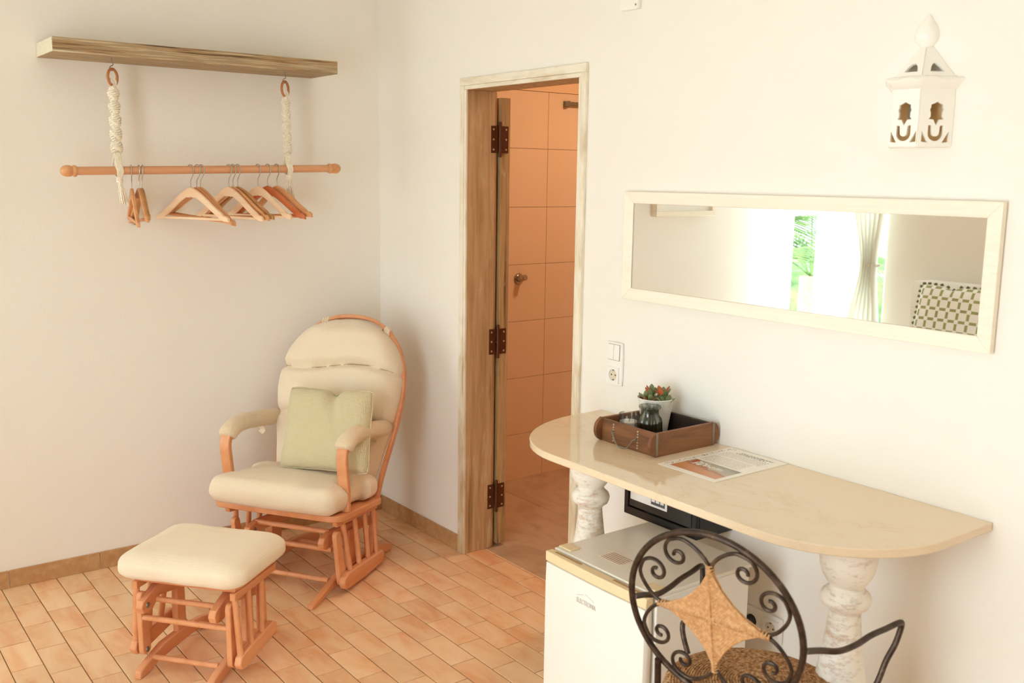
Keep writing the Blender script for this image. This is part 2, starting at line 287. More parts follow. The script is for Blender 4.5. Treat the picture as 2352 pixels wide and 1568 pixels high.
# ------------------------------------------------------------------ mesh helpers
class MB:
    def __init__(s): s.v = []; s.f = []; s.uv = {}
    def add(s, vs, fs):
        n = len(s.v); s.v += [tuple(v) for v in vs]; s.f += [tuple(i + n for i in f) for f in fs]; return s
    def box(s, c, d, rz=0, mat=None):
        x, y, z = d[0] / 2, d[1] / 2, d[2] / 2
        vs = [Vector((a * x, b * y, e * z)) for a in (-1, 1) for b in (-1, 1) for e in (-1, 1)]
        if rz: m = Matrix.Rotation(rz, 3, 'Z'); vs = [m @ v for v in vs]
        if mat: vs = [mat @ v for v in vs]
        return s.add([v + Vector(c) for v in vs], [(0, 1, 3, 2), (4, 6, 7, 5), (0, 4, 5, 1), (2, 3, 7, 6), (0, 2, 6, 4), (1, 5, 7, 3)])
    def bb(s, a, b): # box from two corners
        return s.box([(a[i] + b[i]) / 2 for i in range(3)], [abs(b[i] - a[i]) for i in range(3)])
    def beam(s, p, q, w, t, ref=(0, 0, 1)): # rectangular bar from p to q
        return s.sweep([p, q], [(-w / 2, -t / 2), (w / 2, -t / 2), (w / 2, t / 2), (-w / 2, t / 2)], ref)
    def sweep(s, pts, prof, ref=(0, 0, 1), closed=False, scales=None):
        pts = [Vector(p) for p in pts]; n = len(pts); k = len(prof); vs = []; fixed = ref is not None
        prev = None
        for i, p in enumerate(pts):
            a = pts[(i - 1) % n] if (closed or i > 0) else p; b = pts[(i + 1) % n] if (closed or i < n - 1) else p
            t = (b - a).normalized() if (b - a).length > 0 else Vector((0, 0, 1))
            if fixed:
                r = Vector(ref(i) if callable(ref) else ref)
                if abs(t.dot(r.normalized())) > .999: r = Vector((1, 0.01, 0))
                side = t.cross(r).normalized(); up = side.cross(t).normalized()
            else:
                if prev is None: r = Vector((0, 0, 1)) if abs(t.z) < .9 else Vector((1, 0, 0)); side = t.cross(r).normalized()
                else: side = (prev - t * prev.dot(t)).normalized()
                up = side.cross(t).normalized(); prev = side
            sc = scales[i] if scales else 1
            vs += [p + side * (x * sc) + up * (y * sc) for x, y in prof]
        fs = []
        for i in range(n if closed else n - 1):
            j = (i + 1) % n
            for a in range(k): b = (a + 1) % k; fs.append((i * k + a, i * k + b, j * k + b, j * k + a))
        if not closed: fs += [tuple(range(k))[::-1], tuple((n - 1) * k + a for a in range(k))]
        return s.add(vs, fs)
    def tube(s, pts, r, sides=8, closed=False, scales=None):
        return s.sweep(pts, [(r * math.cos(2 * PI * i / sides), r * math.sin(2 * PI * i / sides)) for i in range(sides)], None, closed, scales)
    def lathe(s, prof, c=(0, 0, 0), seg=32, a0=0, a1=2 * PI, rib=0, ribn=0):
        full = abs(a1 - a0 - 2 * PI) < 1e-6; m = seg if full else seg + 1; vs = []
        for r, z in prof:
            for i in range(m):
                a = a0 + (a1 - a0) * i / seg; rr = r * (1 + rib * math.cos(ribn * a)) if ribn else r
                vs.append((c[0] + rr * math.cos(a), c[1] + rr * math.sin(a), c[2] + z))
        fs = []
        for j in range(len(prof) - 1):
            for i in range(m if full else m - 1):
                k = (i + 1) % m; fs.append((j * m + i, j * m + k, (j + 1) * m + k, (j + 1) * m + i))
        return s.add(vs, fs)
    def prism(s, poly, o, ax, ay, th): # 2-D outline extruded by vector th
        o, ax, ay, th = Vector(o), Vector(ax), Vector(ay), Vector(th); n = len(poly)
        a = [o + ax * x + ay * y for x, y in poly]; b = [p + th for p in a]
        return s.add(a + b, [tuple(range(n))[::-1], tuple(range(n, 2 * n))] + [(i, (i + 1) % n, n + (i + 1) % n, n + i) for i in range(n)])
    def rbox(s, c, d, r, n=(16, 16, 5), fn=None):
        d = Vector(d); h = d / 2; vs = {}; out = []; faces = []
        def P(i, j, k):
            key = (i, j, k)
            if key not in vs:
                p = Vector((-h.x + d.x * i / n[0], -h.y + d.y * j / n[1], -h.z + d.z * k / n[2]))
                q = Vector([max(-h[a] + r[a], min(h[a] - r[a], p[a])) for a in range(3)]); e = p - q
                g = Vector([e[a] / r[a] for a in range(3)])
                if g.length > 1e-9: g.normalize(); p = q + Vector([g[a] * r[a] for a in range(3)])
                if fn: p = Vector(fn(p, i / n[0] * 2 - 1, j / n[1] * 2 - 1, k / n[2] * 2 - 1))
                vs[key] = len(out); out.append(p + Vector(c))
            return vs[key]
        X, Y, Z = n
        for i in range(X):
            for j in range(Y): faces += [(P(i, j, 0), P(i, j + 1, 0), P(i + 1, j + 1, 0), P(i + 1, j, 0)), (P(i, j, Z), P(i + 1, j, Z), P(i + 1, j + 1, Z), P(i, j + 1, Z))]
            for k in range(Z): faces += [(P(i, 0, k), P(i + 1, 0, k), P(i + 1, 0, k + 1), P(i, 0, k + 1)), (P(i, Y, k), P(i, Y, k + 1), P(i + 1, Y, k + 1), P(i + 1, Y, k))]
        for j in range(Y):
            for k in range(Z): faces += [(P(0, j, k), P(0, j, k + 1), P(0, j + 1, k + 1), P(0, j + 1, k)), (P(X, j, k), P(X, j + 1, k), P(X, j + 1, k + 1), P(X, j, k + 1))]
        return s.add(out, faces)
    def xf(s, m): s.v = [tuple(m @ Vector(v)) for v in s.v]; return s
def mesh(name, mb, smooth=None, uvf=None):
    me = bpy.data.meshes.new(name); me.from_pydata(mb.v, [], mb.f); bm = bmesh.new(); bm.from_mesh(me)
    bmesh.ops.remove_doubles(bm, verts=bm.verts, dist=1e-6); bmesh.ops.recalc_face_normals(bm, faces=bm.faces)
    if smooth is not None:
        lim = R(smooth)
        for f in bm.faces: f.smooth = True
        for e in bm.edges:
            if len(e.link_faces) == 2 and e.calc_face_angle(0) > lim: e.smooth = False
    if uvf:
        L = bm.loops.layers.uv.new('UVMap')
        for f in bm.faces:
            for lp in f.loops: lp[L].uv = uvf(lp.vert.co)
    bm.to_mesh(me); bm.free(); return me
def obj(name, mb, mat, parent=None, loc=(0, 0, 0), smooth=35, bevel=0, uvf=None, kind=None, label=None, segs=2):
    me = mb if isinstance(mb, bpy.types.Mesh) else mesh(name, mb, smooth, uvf)
    if not me.materials: me.materials.append(M[mat] if isinstance(mat, str) else mat)
    o = bpy.data.objects.new(name, me); SC.collection.objects.link(o); o.location = loc
    if parent: o.parent = parent
    if bevel:
        b = o.modifiers.new('bevel', 'BEVEL'); b.width = bevel; b.segments = segs; b.limit_method = 'ANGLE'; b.angle_limit = R(40); b.harden_normals = False
    if kind: o['kind'] = kind
    if label: o['label'] = label
    return o
def tag(o, label, cat, group=None):
    o['label'] = label; o['category'] = cat
    if group: o['group'] = group
    return o
def thing(name, loc, rz, label, cat, group=None):
    o = bpy.data.objects.new(name, None); SC.collection.objects.link(o); o.location = loc; o.rotation_euler = (0, 0, rz); o.empty_display_size = .05
    return tag(o, label, cat, group)
def struct(name, mb, mat, **kw): return obj(name, mb, mat, kind='structure', **kw)
def spline(pts, n=8, closed=False):
    pts = [Vector(p) for p in pts]; out = []; m = len(pts)
    for i in range(m if closed else m - 1):
        p0 = pts[(i - 1) % m] if (closed or i > 0) else pts[0]; p1 = pts[i]; p2 = pts[(i + 1) % m]; p3 = pts[(i + 2) % m] if (closed or i + 2 < m) else pts[-1]
        for k in range(n):
            t = k / n; out.append(.5 * ((2 * p1) + (p2 - p0) * t + (2 * p0 - 5 * p1 + 4 * p2 - p3) * t * t + (3 * p1 - p0 - 3 * p2 + p3) * t ** 3))
    if not closed: out.append(pts[-1])
    return out
def arc(cx, cy, r, a0, a1, n): return [(cx + r * math.cos(R(a0 + (a1 - a0) * i / n)), cy + r * math.sin(R(a0 + (a1 - a0) * i / n))) for i in range(n + 1)]
def cut_panel(outer, holes, th): # flat panel with openings, extruded th; returns bpy mesh in local x,y,z(thickness)
    cu = bpy.data.curves.new('tmp', 'CURVE'); cu.dimensions = '2D'; cu.fill_mode = 'BOTH'; cu.extrude = th / 2
    for poly in [outer] + holes:
        sp = cu.splines.new('POLY'); sp.points.add(len(poly) - 1); sp.use_cyclic_u = True
        for i, (x, y) in enumerate(poly): sp.points[i].co = (x, y, 0, 1)
    o = bpy.data.objects.new('tmp', cu); SC.collection.objects.link(o); dg = bpy.context.evaluated_depsgraph_get(); dg.update()
    me = bpy.data.meshes.new_from_object(o.evaluated_get(dg)); bpy.data.objects.remove(o)
    return [v.co.copy() for v in me.vertices], [tuple(p.vertices) for p in me.polygons]

# ------------------------------------------------------------------ room shell
H = 2.62; YB = -5.3; T = .14
DY0, DY1, DZ = -.715, -1.445, 1.985          # doorway
struct('wall_left', MB().bb((WX, 0, -.1), (0, .2, H)), 'plaster', smooth=None)
struct('wall_right', MB().bb((0, DY0, -.1), (T, .2, H)).bb((0, YB, -.1), (T, DY1, H)).bb((0, DY1, DZ), (T, DY0, H)), 'plaster', smooth=None)
wb_ = MB()
for y0, y1, z0, z1 in ((-.69, 0, 2.3, H), (-.69, 0, -.1, .02), (-2.3, -.69, -.1, H), (-3.7, -2.3, 2.1, H), (-3.7, -2.3, -.1, .02), (YB, -3.7, -.1, H)):
    wb_.bb((WX - .2, y0, z0), (WX, y1, z1))
struct('wall_back', wb_, 'plaster', smooth=None)
struct('wall_front', MB().bb((WX - .2, YB - .2, -.1), (T, YB, H)), 'plaster', smooth=None)
struct('ceiling', MB().bb((WX - .2, YB - .2, H), (T, .2, H + .1)), 'ceiling_white', smooth=None)

# bedroom floor: grout bed with single tiles, continued through the doorway
fl = struct('floor', MB().bb((WX, YB, -.1), (0, 0, -.003)).bb((0, DY1, -.1), (.112, DY0, -.003)), 'grout', smooth=None)
def tile_mb(x0, x1, y0, y1, z=0.0, g=.0018, t=.006, c=.0012):
    a = [(x0 + g, y0 + g), (x1 - g, y0 + g), (x1 - g, y1 - g), (x0 + g, y1 - g)]; cx, cy = (x0 + x1) / 2, (y0 + y1) / 2
    b = [(x + (c if x < cx else -c), y + (c if y < cy else -c)) for x, y in a]
    vs = [(x, y, z - t) for x, y in a] + [(x, y, z - c) for x, y in a] + [(x, y, z) for x, y in b]
    return vs, [(i, (i + 1) % 4, 4 + (i + 1) % 4, 4 + i) for i in range(4)] + [(4 + i, 4 + (i + 1) % 4, 8 + (i + 1) % 4, 8 + i) for i in range(4)] + [(8, 9, 10, 11)]
PIT = .2072; tiles = []
for k in range(-1, 32):
    x1 = -.1 * k; x0 = x1 - .1
    if k == -1: x0, x1 = 0.0, .1
    if k < 0: ph, ylo, yhi = .065, DY1, DY0
    elif k % 2 == 0: ph, ylo, yhi = .1705 + .002 * k, YB, 0
    else: ph, ylo, yhi = .066 + .003 * k, YB, 0
    x0 = max(x0, WX); ys = [yhi]; y = -(ph % PIT)
    while y > ylo: 
        if y < yhi - .008: ys.append(y)
        y -= PIT
    ys.append(ylo)
    for a, b in zip(ys, ys[1:]):
        if a - b > .006: tiles.append((x0, x1, b, a))
for a, b in ((-.80, DY0), (-.99, -.80), (-1.19, -.99), (DY1, -1.19)): tiles.append((.1, .112, a, b))
def seen(t):
    px, py, z = proj(((t[0] + t[1]) / 2, (t[2] + t[3]) / 2, 0))
    return z > .3 and -120 < px < 2400 and py < 1700
inv = sorted([t for t in tiles if seen(t)], key=lambda t: proj(((t[0] + t[1]) / 2, (t[2] + t[3]) / 2, 0))[2])
ins = [t for t in inv if (lambda p: -40 < p[0] < 1300 and p[1] < 1600)(proj(((t[0] + t[1]) / 2, (t[2] + t[3]) / 2, 0)))]
single = set((ins + [t for t in inv if t not in ins])[:300]); rest = MB(); cache = {}
for t in tiles:
    if t in single:
        key = (round(t[1] - t[0], 4), round(t[3] - t[2], 4))
        if key not in cache: hx, hy = (t[1] - t[0]) / 2, (t[3] - t[2]) / 2; cache[key] = mesh('tile', MB().add(*tile_mb(-hx, hx, -hy, hy)), None)
        o = obj('tile', cache[key], 'terracotta_tile', fl, ((t[0] + t[1]) / 2, (t[2] + t[3]) / 2, random.uniform(-.0004, .0004)))
    else: rest.add(*tile_mb(*t))
obj('tile_field', rest, 'terracotta_tile', fl, smooth=None, kind='stuff')
# skirting tiles
def skirt(name, pieces, axis):
    root = None; h = .072
    for i, (a, b) in enumerate(pieces):
        g = .0012; mb = MB()
        if axis == 'x': mb.bb((a + g, -.009, 0), (b - g, 0, h))
        else: mb.bb((-.009, a + g, 0), (0, b - g, h))
        if root is None: root = struct(name, MB().bb(*(((pieces[0][0], -.004, 0), (pieces[-1][1], 0, h - .002)) if axis == 'x' else ((-.004, pieces[-1][0], 0), (0, pieces[0][1], h - .002)))), 'white_paint_trim', smooth=None)
        obj('skirting_tile', mb, 'skirting_tile', root, bevel=.0015, smooth=None)
js = [-1.67 + .34 * i for i in range(-4, 5)]; js = [WX] + [j for j in js if j > WX + .05] + [-.009]
skirt('baseboard_left', [(a, b) for a, b in zip(js, js[1:])], 'x')
skirt('baseboard_right', [(-.175, -.0), (-.53, -.175), (DY0 + .022, -.53)], 'y')
js = [DY1 - .022 - .34 * i for i in range(12)]; js = [j for j in js if j > YB] + [YB]
skirt('baseboard_right_far', [(b, a) for a, b in zip(js, js[1:])], 'y')

# ------------------------------------------------------------------ bathroom behind the doorway
bw = struct('wall_bathroom_left', MB().bb((T, .03, -.1), (2.2, .2, H)), 'grout_bath', smooth=None)
xs = [.22, .62, 1.022, 1.42, 1.82, 2.2]; zs = [-.003, .248, .558, .866, 1.168, 1.468, 1.770, 2.062]
xs[0] = T
for a, b in zip(xs, xs[1:]):
    for c, d in zip(zs, zs[1:]):
        mb = MB().add(*tile_mb(a, b, c, d, g=.0009, c=.0008, t=.003)); mb.xf(Matrix(((1, 0, 0, 0), (0, 0, -1, .02), (0, 1, 0, 0), (0, 0, 0, 1))))
        obj('wall_tile', mb, 'bath_wall_tile', bw, smooth=None)
obj('upper_plaster', MB().bb((T, .022, 2.064), (2.2, .03, H)), 'bath_plaster', bw, smooth=None)
struct('wall_bathroom_far', MB().bb((2.2, -2.2, -.1), (2.3, .2, H)), 'bath_plaster', smooth=None)
struct('wall_bathroom_right', MB().bb((T, -2.3, -.1), (2.3, -2.2, H)), 'bath_plaster', smooth=None)
struct('ceiling_bathroom', MB().bb((T, -2.3, H), (2.3, .2, H + .1)), 'bath_plaster', smooth=None)
bf = struct('floor_bathroom', MB().bb((.112, -2.2, -.1), (2.2, .03, -.006)), 'grout_bath', smooth=None)
for a, b in ((.112, .668), (.668, 1.27), (1.27, 1.87), (1.87, 2.2)):
    for c, d in ((-2.2, -1.95), (-1.95, -1.35), (-1.35, -.745), (-.745, .03)):
        obj('stone_tile', MB().add(*tile_mb(a, b, c, d, -.002, g=.001)), 'bath_stone', bf, smooth=None)
# chrome shower valve, handset arm, ceiling lamp
t = thing('shower_valve', (.84, .02, 1.093), 0, 'round chrome shower valve knob on the bathroom tiles', 'valve')
rx = Matrix.Rotation(R(90), 4, 'X')
obj('wall_plate', MB().lathe([(0, .008), (.026, .008), (.030, .004), (.031, 0)], seg=28).xf(rx), 'chrome', t)
obj('knob', MB().lathe([(0, .062), (.014, .062), (.0165, .058), (.0165, .03), (.018, .028), (.018, .008), (0, .008)], seg=24).xf(Matrix.Rotation(R(78), 4, 'X')), 'chrome', t)
t = thing('shower_fixture', (1.131, .02, 2.008), 0, 'small square metal shower fixture high on the bathroom wall', 'shower')
obj('wall_bracket', MB().box((0, -.012, 0), (.022, .024, .030)), 'zinc', t, bevel=.002)
obj('arm', MB().box((.12, -.018, .003), (.22, .010, .018)).box((.013, -.018, .003), (.012, .014, .026)), 'zinc', t, bevel=.001)
t = thing('bathroom_ceiling_lamp', (1.15, -.95, H), 0, 'round white ceiling lamp inside the bathroom', 'lamp')
obj('lamp_body', MB().lathe([(0, 0), (.17, 0), (.17, -.03), (.16, -.05), (.165, -.05), (.15, -.055)], seg=32), 'white_plastic', t)

# ------------------------------------------------------------------ door 1: casing, jambs, open leaf
dr = bpy.data.objects.new('door_1', None); SC.collection.objects.link(dr); dr['kind'] = 'structure'
dr['label'] = 'open bathroom doorway with whitewashed worn wooden casing'
cy0, cy1, cz = -.689, -1.469, 2.013
prof_c = lambda s: MB()
def casing(a, b, horiz=False):
    mb = MB()
    if horiz:
        mb.bb((-.014, b, cz - .030), (0, a, cz)).bb((-.010, b + .028, cz - .046), (0, a - .028, cz - .030))
    else:
        s = 1 if a > b else -1
        mb.bb((-.014, a, 0), (0, a - s * .028, cz - .030)).bb((-.010, a - s * .028, 0), (0, a - s * .042, cz - .046))
    return mb
obj('casing', casing(cy0, cy1), 'casing_paint', dr, bevel=.0025, smooth=None)
obj('casing', casing(cy1, cy0), 'casing_paint', dr, bevel=.0025, smooth=None)
obj('casing', casing(cy0, cy1, True), 'casing_head', dr, bevel=.0025, smooth=None)
obj('jamb', MB().bb((-.001, DY0 - .0155, 0), (.138, DY0, DZ - .018)).bb((.138, DY0 - .010, 0), (.150, DY0 + .0, DZ - .018)), 'jamb_wood', dr, bevel=.0015, smooth=None)
obj('jamb', MB().bb((-.001, DY1, 0), (.160, DY1 + .0155, DZ - .018)), 'jamb_wood', dr, bevel=.0015, smooth=None)
obj('head_jamb', MB().bb((-.001, DY1, DZ - .018), (.138, DY0, DZ)), 'jamb_wood', dr, bevel=.0015, smooth=None)
leafR = obj('door_leaf', MB().bb((.166, -.735, .012), (.212, -.045, 1.945)), 'door_wood', dr, bevel=.002, smooth=None)
obj('knob', MB().lathe([(0, .050), (.012, .050), (.019, .043), (.021, .034), (.017, .026), (.009, .02), (.008, 0)], seg=20).xf(Matrix.Translation((.212, -.115, 1.007)) @ Matrix.Rotation(R(90), 4, 'Y')), 'brown_knob', leafR)
obj('lock_rosette', MB().lathe([(0, .03), (.010, .03), (.012, .022), (.020, .006), (.021, 0)], seg=20).xf(Matrix.Translation((.212, -.105, 1.10)) @ Matrix.Rotation(R(90), 4, 'Y')), 'chrome', leafR)
for zc in (1.775, .925, .235):
    mb = MB().bb((.116, DY0 - .0175, zc - .055), (.150, DY0 - .0150, zc + .055)).bb((.166, -.7385, zc - .055), (.200, -.735, zc + .055))
    mb.tube([(.158, -.738, zc - .072), (.158, -.738, zc + .072)], .0065, 10)
    mb.bb((.148, -.739, zc - .004), (.168, -.735, zc + .004))
    h = obj('hinge', mb, 'rust_hinge', dr, bevel=.0006, label='rusty brown three-screw hinge')
    sc_ = MB()
    for dz in (-.041, 0, .041):
        for x, y in ((.128, DY0 - .0177), (.188, -.7387)):
            for r_, e in ((.0042, .0),): sc_.lathe([(.0, .0006), (.0016, .0003), (.0022, .0014), (.0042, .0012), (.0045, 0)], seg=10)
            n_ = 50; last = sc_.v[-n_:]
            sc_.v[-n_:] = [(x + p[0], y - p[2], zc + dz + p[1]) for p in last]
    obj('screws', sc_, 'screw_brass', h, kind='stuff')

# ------------------------------------------------------------------ windows on the wall behind the camera (first seen in the mirror; second unseen, inferred from shadows, sized for its light)
r1 = bpy.data.objects.new('window_1', None); SC.collection.objects.link(r1); r1['kind'] = 'structure'
obj('window_frame', MB().bb((WX - .12, -.69, .02), (WX - .07, -.64, 2.3)).bb((WX - .12, -.64, 2.25), (WX - .07, 0, 2.3)), 'white_plastic', r1, bevel=.003)
def window(n, y0, y1, z0, z1, mull):
    r = bpy.data.objects.new('window_%d' % n, None); SC.collection.objects.link(r); r['kind'] = 'structure'
    x = WX - .12; w = .05
    obj('window_frame', MB().bb((x, y0, z0), (x + .05, y0 + w, z1)).bb((x, y1 - w, z0), (x + .05, y1, z1)).bb((x, y0 + w, z1 - w), (x + .05, y1 - w, z1)).bb((x, y0 + w, z0), (x + .05, y1 - w, z0 + w)), 'white_plastic', r, bevel=.003)
    for m_ in mull: obj('mullion', MB().bb((x + .005, m_ - .02, z0 + w), (x + .045, m_ + .02, z1 - w)), 'white_plastic', r, bevel=.003)
    return r
window(2, -3.7, -2.3, .02, 2.1, [-2.4])
struct('ground_outside', MB().bb((-9, -9, -.3), (WX - .2, 4, -.12)), 'ceiling_white', smooth=None)

# ------------------------------------------------------------------ console table
tb = thing('console_table', (0, -2.29, 0), 0, 'beige polished marble console table on two chipped white balusters', 'table')
out = [(-.002, -1.582), (-.10, -1.584)] + [(-.10 - .413 * math.sin(a), -1.93 + .346 * math.cos(a)) for a in [i * PI / 2 / 14 for i in range(1, 15)]]
out += [(-.514, -2.2), (-.516, -2.45), (-.517, -2.66)] + [(-.21 - .307 * math.cos(a), -2.70 - .296 * math.sin(a)) for a in [i * PI / 2 / 14 for i in range(1, 15)]] + [(-.1, -2.996), (-.002, -2.996)]
obj('tabletop', MB().prism([(x, y + 2.29) for x, y in out], (0, 0, .792), (1, 0, 0), (0, 1, 0), (0, 0, .022)), 'beige_marble', tb, smooth=30, bevel=.0025)
bal = [(0, 0), (.073, 0), (.075, .02), (.073, .06), (.065, .075), (.062, .085), (.072, .10), (.078, .125), (.07, .15), (.055, .165), (.052, .19), (.060, .23), (.070, .29), (.070, .36), (.062, .42), (.057, .46), (.050, .505), (.044, .55), (.038, .60), (.0365, .622), (.041, .628), (.044, .632), (.053, .638), (.057, .648), (.0585, .658), (.055, .668), (.044, .678), (.0385, .685), (.040, .689), (.044, .693), (.049, .700), (.058, .715), (.064, .735), (.066, .755), (.066, .792), (0, .792)]
bm_ = mesh('leg', MB().lathe(bal, seg=48), 40)
obj('leg', bm_, 'chipped_baluster', tb, (-.35, -1.93 + 2.29, 0))
o = obj('leg', bm_, 'chipped_baluster', tb, (-.35, -2.84 + 2.29, 0)); o.rotation_euler = (0, 0, 2.1)

# ------------------------------------------------------------------ minibar fridge
fx, fy0, fy1, fz = -.44, -2.31, -1.87, .490
fr = thing('mini_fridge', (-.23, -2.09, 0), 0, 'small white refrigerator with beige trim under the marble table', 'refrigerator')
def L(mb, root): mb.v = [(x - root.location.x, y - root.location.y, z - root.location.z) for x, y, z in mb.v]; return mb
obj('body', L(MB().bb((fx + .004, fy0, -.086), (-.045, fy1, fz - .012)), fr), 'white_metal', fr, bevel=.004)
obj('top_panel', L(MB().bb((fx, fy0 - .001, fz - .012), (-.03, fy1 + .001, fz)), fr), 'fridge_top', fr, bevel=.003)
dm = MB()
def door_fn(p, u, v, w): return (p[0] - (.006 * (1 - v * v)), p[1], p[2])
dm.rbox((-.462, (fy0 + fy1) / 2, .188), (.032, fy1 - fy0, .536), (.006, .012, .008), (3, 16, 8), door_fn)
dr_ = obj('door', L(dm, fr), 'white_metal', fr, smooth=50)
cap = MB().prism([(-.476, fy1), (-.480, fy1 - .08), (-.4825, (fy0 + fy1) / 2), (-.480, fy0 + .08), (-.476, fy0), (-.448, fy0), (-.448, fy1)], (0, 0, .457), (1, 0, 0), (0, 1, 0), (0, 0, fz - .459))
cp = obj('door_cap', L(cap, fr), 'beige_plastic', fr, bevel=.003)
for ya, yb in ((fy1 - .03, fy1 - .15), (fy0 + .03, fy0 + .15)):
    obj('grip_slot', L(MB().bb((-.464, ya, fz - .0025), (-.455, yb, fz - .0008)), fr), 'mirror_edge', cp, bevel=.0004)
for y_ in (fy1 - .03, fy0 + .035): obj('hinge_cover', L(MB().bb((-.425, y_ - .028, fz), (-.385, y_ + .028, fz + .004)), fr), 'beige_plastic', fr, bevel=.0015)
lb = MB().bb((-.372, -2.10, fz), (-.312, -1.999, fz + .0006)); obj('care_label', L(lb, fr), 'fridge_label', fr, smooth=None, uvf=lambda p: ((p.y + .01) / .101, (p.x + .142) / .06))
for f_, sz, body in (('logo', .020, 'ELECTRONIA'),):
    cu = bpy.data.curves.new('logo', 'FONT'); cu.body = body; cu.size = .0185; cu.extrude = .0004; cu.align_x = 'CENTER'
    tmp_ = bpy.data.objects.new('tmp', cu); SC.collection.objects.link(tmp_); bpy.context.view_layer.update(); me_ = bpy.data.meshes.new_from_object(tmp_.evaluated_get(bpy.context.evaluated_depsgraph_get())); bpy.data.objects.remove(tmp_)
    me_.name = 'logo'; me_.materials.clear(); me_.materials.append(M['logo_grey']); lo = bpy.data.objects.new('logo', me_); SC.collection.objects.link(lo); lo.parent = dr_; lo['kind'] = 'stuff'
    lo.matrix_local = Matrix.Translation((-.4825 - (-.23) - .0025, -2.073 + 2.09, .383)) @ Matrix.Rotation(R(-90), 4, 'Z') @ Matrix.Rotation(R(90), 4, 'X'); lo.scale = (.78, 1.15, 1)
obj('logo_arc', L(MB().tube([(-.4845, -2.030, .404), (-.485, -2.062, .414)], .0006, 4).tube([(-.485, -2.068, .419), (-.4845, -2.108, .405)], .0006, 4), fr), 'logo_grey', dr_)
for a in (-.42, -.06):
    for b in (fy0 + .04, fy1 - .04): obj('foot', L(MB().lathe([(0, -.1065), (.015, -.1065), (.015, -.084), (0, -.084)], (a, b, 0), 14), fr), 'rubber', fr)

fr.scale = (.938, .938, .938); fr.location = (-2.31 + 2.08 * .938, -4.125 + 2.035 * .938, .1004)
# ------------------------------------------------------------------ wall safe
sf = thing('safe', (-.085, -2.045, .555), 0, 'black wall safe with a white keypad plate above the fridge', 'safe')
sy0, sy1, sz0, sz1 = -2.202, -1.888, .555, .755
obj('body', L(MB().bb((-.155, sy0, sz0), (0, sy1, sz1)), sf), 'black_plastic', sf, bevel=.001)
obj('front_rim', L(MB().bb((-.167, sy0, sz0), (-.155, sy1, sz0 + .026)).bb((-.167, sy0, sz1 - .02), (-.155, sy1, sz1)).bb((-.167, sy0, sz0 + .026), (-.155, sy0 + .02, sz1 - .02)).bb((-.167, sy1 - .018, sz0 + .026), (-.155, sy1, sz1 - .02)), sf), 'black_plastic', sf, bevel=.002)
sd = obj('door', L(MB().bb((-.165, sy0 + .024, sz0 + .030), (-.155, sy1 - .021, sz1 - .023)), sf), 'speckled_black', sf, bevel=.002)
kp = obj('keypad_plate', L(MB().bb((-.1675, sy1 - .19, sz0 + .054), (-.165, sy1 - .028, sz1 - .03)), sf), 'white_plastic', sd, bevel=.002)
kpd = obj('keypad', L(MB().bb((-.169, sy1 - .182, sz0 + .062), (-.1675, sy1 - .122, sz1 - .04)), sf), 'keypad_grey', sd, bevel=.001)
kk = mesh('key', MB().box((0, 0, 0), (.002, .014, .014)), None)
for i in range(3):
    for j in range(4): obj('key', kk, 'white_plastic', kpd, (-.1695 + .085, sy1 - .171 + i * .019 + 2.045, (.062 + .017) + j * .021))

# ------------------------------------------------------------------ switches and sockets
def insert(parent, yy, zz):
    v_, f_ = cut_panel([(-.0275, -.0275), (.0275, -.0275), (.0275, .0275), (-.0275, .0275)], [arc(0, 0, .0200, 0, 352, 44)], .0045)
    return obj('socket_insert', MB().add([(-.0122 - p.z, yy + p.x, zz + p.y) for p in v_], f_), 'white_plastic', parent, smooth=30)
def plate_round(name, parent, yy, zz, plug=False):
    # recessed round socket facing -x, centre (yy, zz) local
    m = Matrix.Translation((-.0102, yy, zz)) @ Matrix.Rotation(R(-90), 4, 'Y')
    ring = obj(name, MB().lathe([(.0202, .0002), (.0198, .0001), (0, .0001)], seg=32).xf(m), 'socket_well', parent)
    pins = MB()
    for d in (-.0095, .0095): pins.lathe([(0, .0006), (.0026, .0006), (.0026, 0)], (0, d, .0003), 12)
    obj('pin_holes', MB().add(pins.v, pins.f).xf(m), 'dark_hole', ring)
    cl = MB().box((.0165, 0, .0016), (.003, .006, .004)).box((-.0165, 0, -.005), (.003, .006, .006))
    obj('earth_clip', MB().box((.0165, 0, .0016), (.003, .006, .004)).xf(m), 'zinc', ring); obj('earth_clip', MB().box((-.0165, 0, .0016), (.003, .006, .004)).xf(m), 'zinc', ring)
    return ring
sw = thing('switch_and_socket_plate', (0, -1.650, .991), 0, 'white wall plate with twin rocker switch above a socket, beside the doorway', 'switch')
obj('frame', MB().rbox((-.005, 0, 0), (.010, .082, .152), (.004, .006, .006), (2, 4, 6)), 'white_plastic', sw, smooth=50)
obj('switch_surround', MB().bb((-.0108, -.029, .012), (-.0095, .029, .068)), 'switch_grey', sw, smooth=None)
for d in (-1, 1): obj('rocker', MB().prism([(-.0108, .014), (-.0145, .014), (-.0120, .067), (-.0108, .067)], (0, min(.0008 * d, .028 * d), 0), (1, 0, 0), (0, 0, 1), (0, .0272, 0)), 'white_plastic', sw, bevel=.0008)
insert(sw, 0, -.0395)
plate_round('socket', sw, 0, -.0395)
s2 = thing('double_socket', (0, -2.336, .300), 0, 'white double wall socket low on the wall behind the fridge', 'socket')
obj('frame', MB().rbox((-.005, 0, 0), (.010, .152, .082), (.004, .006, .006), (2, 6, 4)), 'white_plastic', s2, smooth=50)
for d in (-.0355, .0355):
    insert(s2, d, 0); plate_round('socket', s2, d, 0)
pg = thing('power_plug', (-.005, -2.3005, .300), 0, 'round black plug with cable in the socket behind the fridge', 'plug')
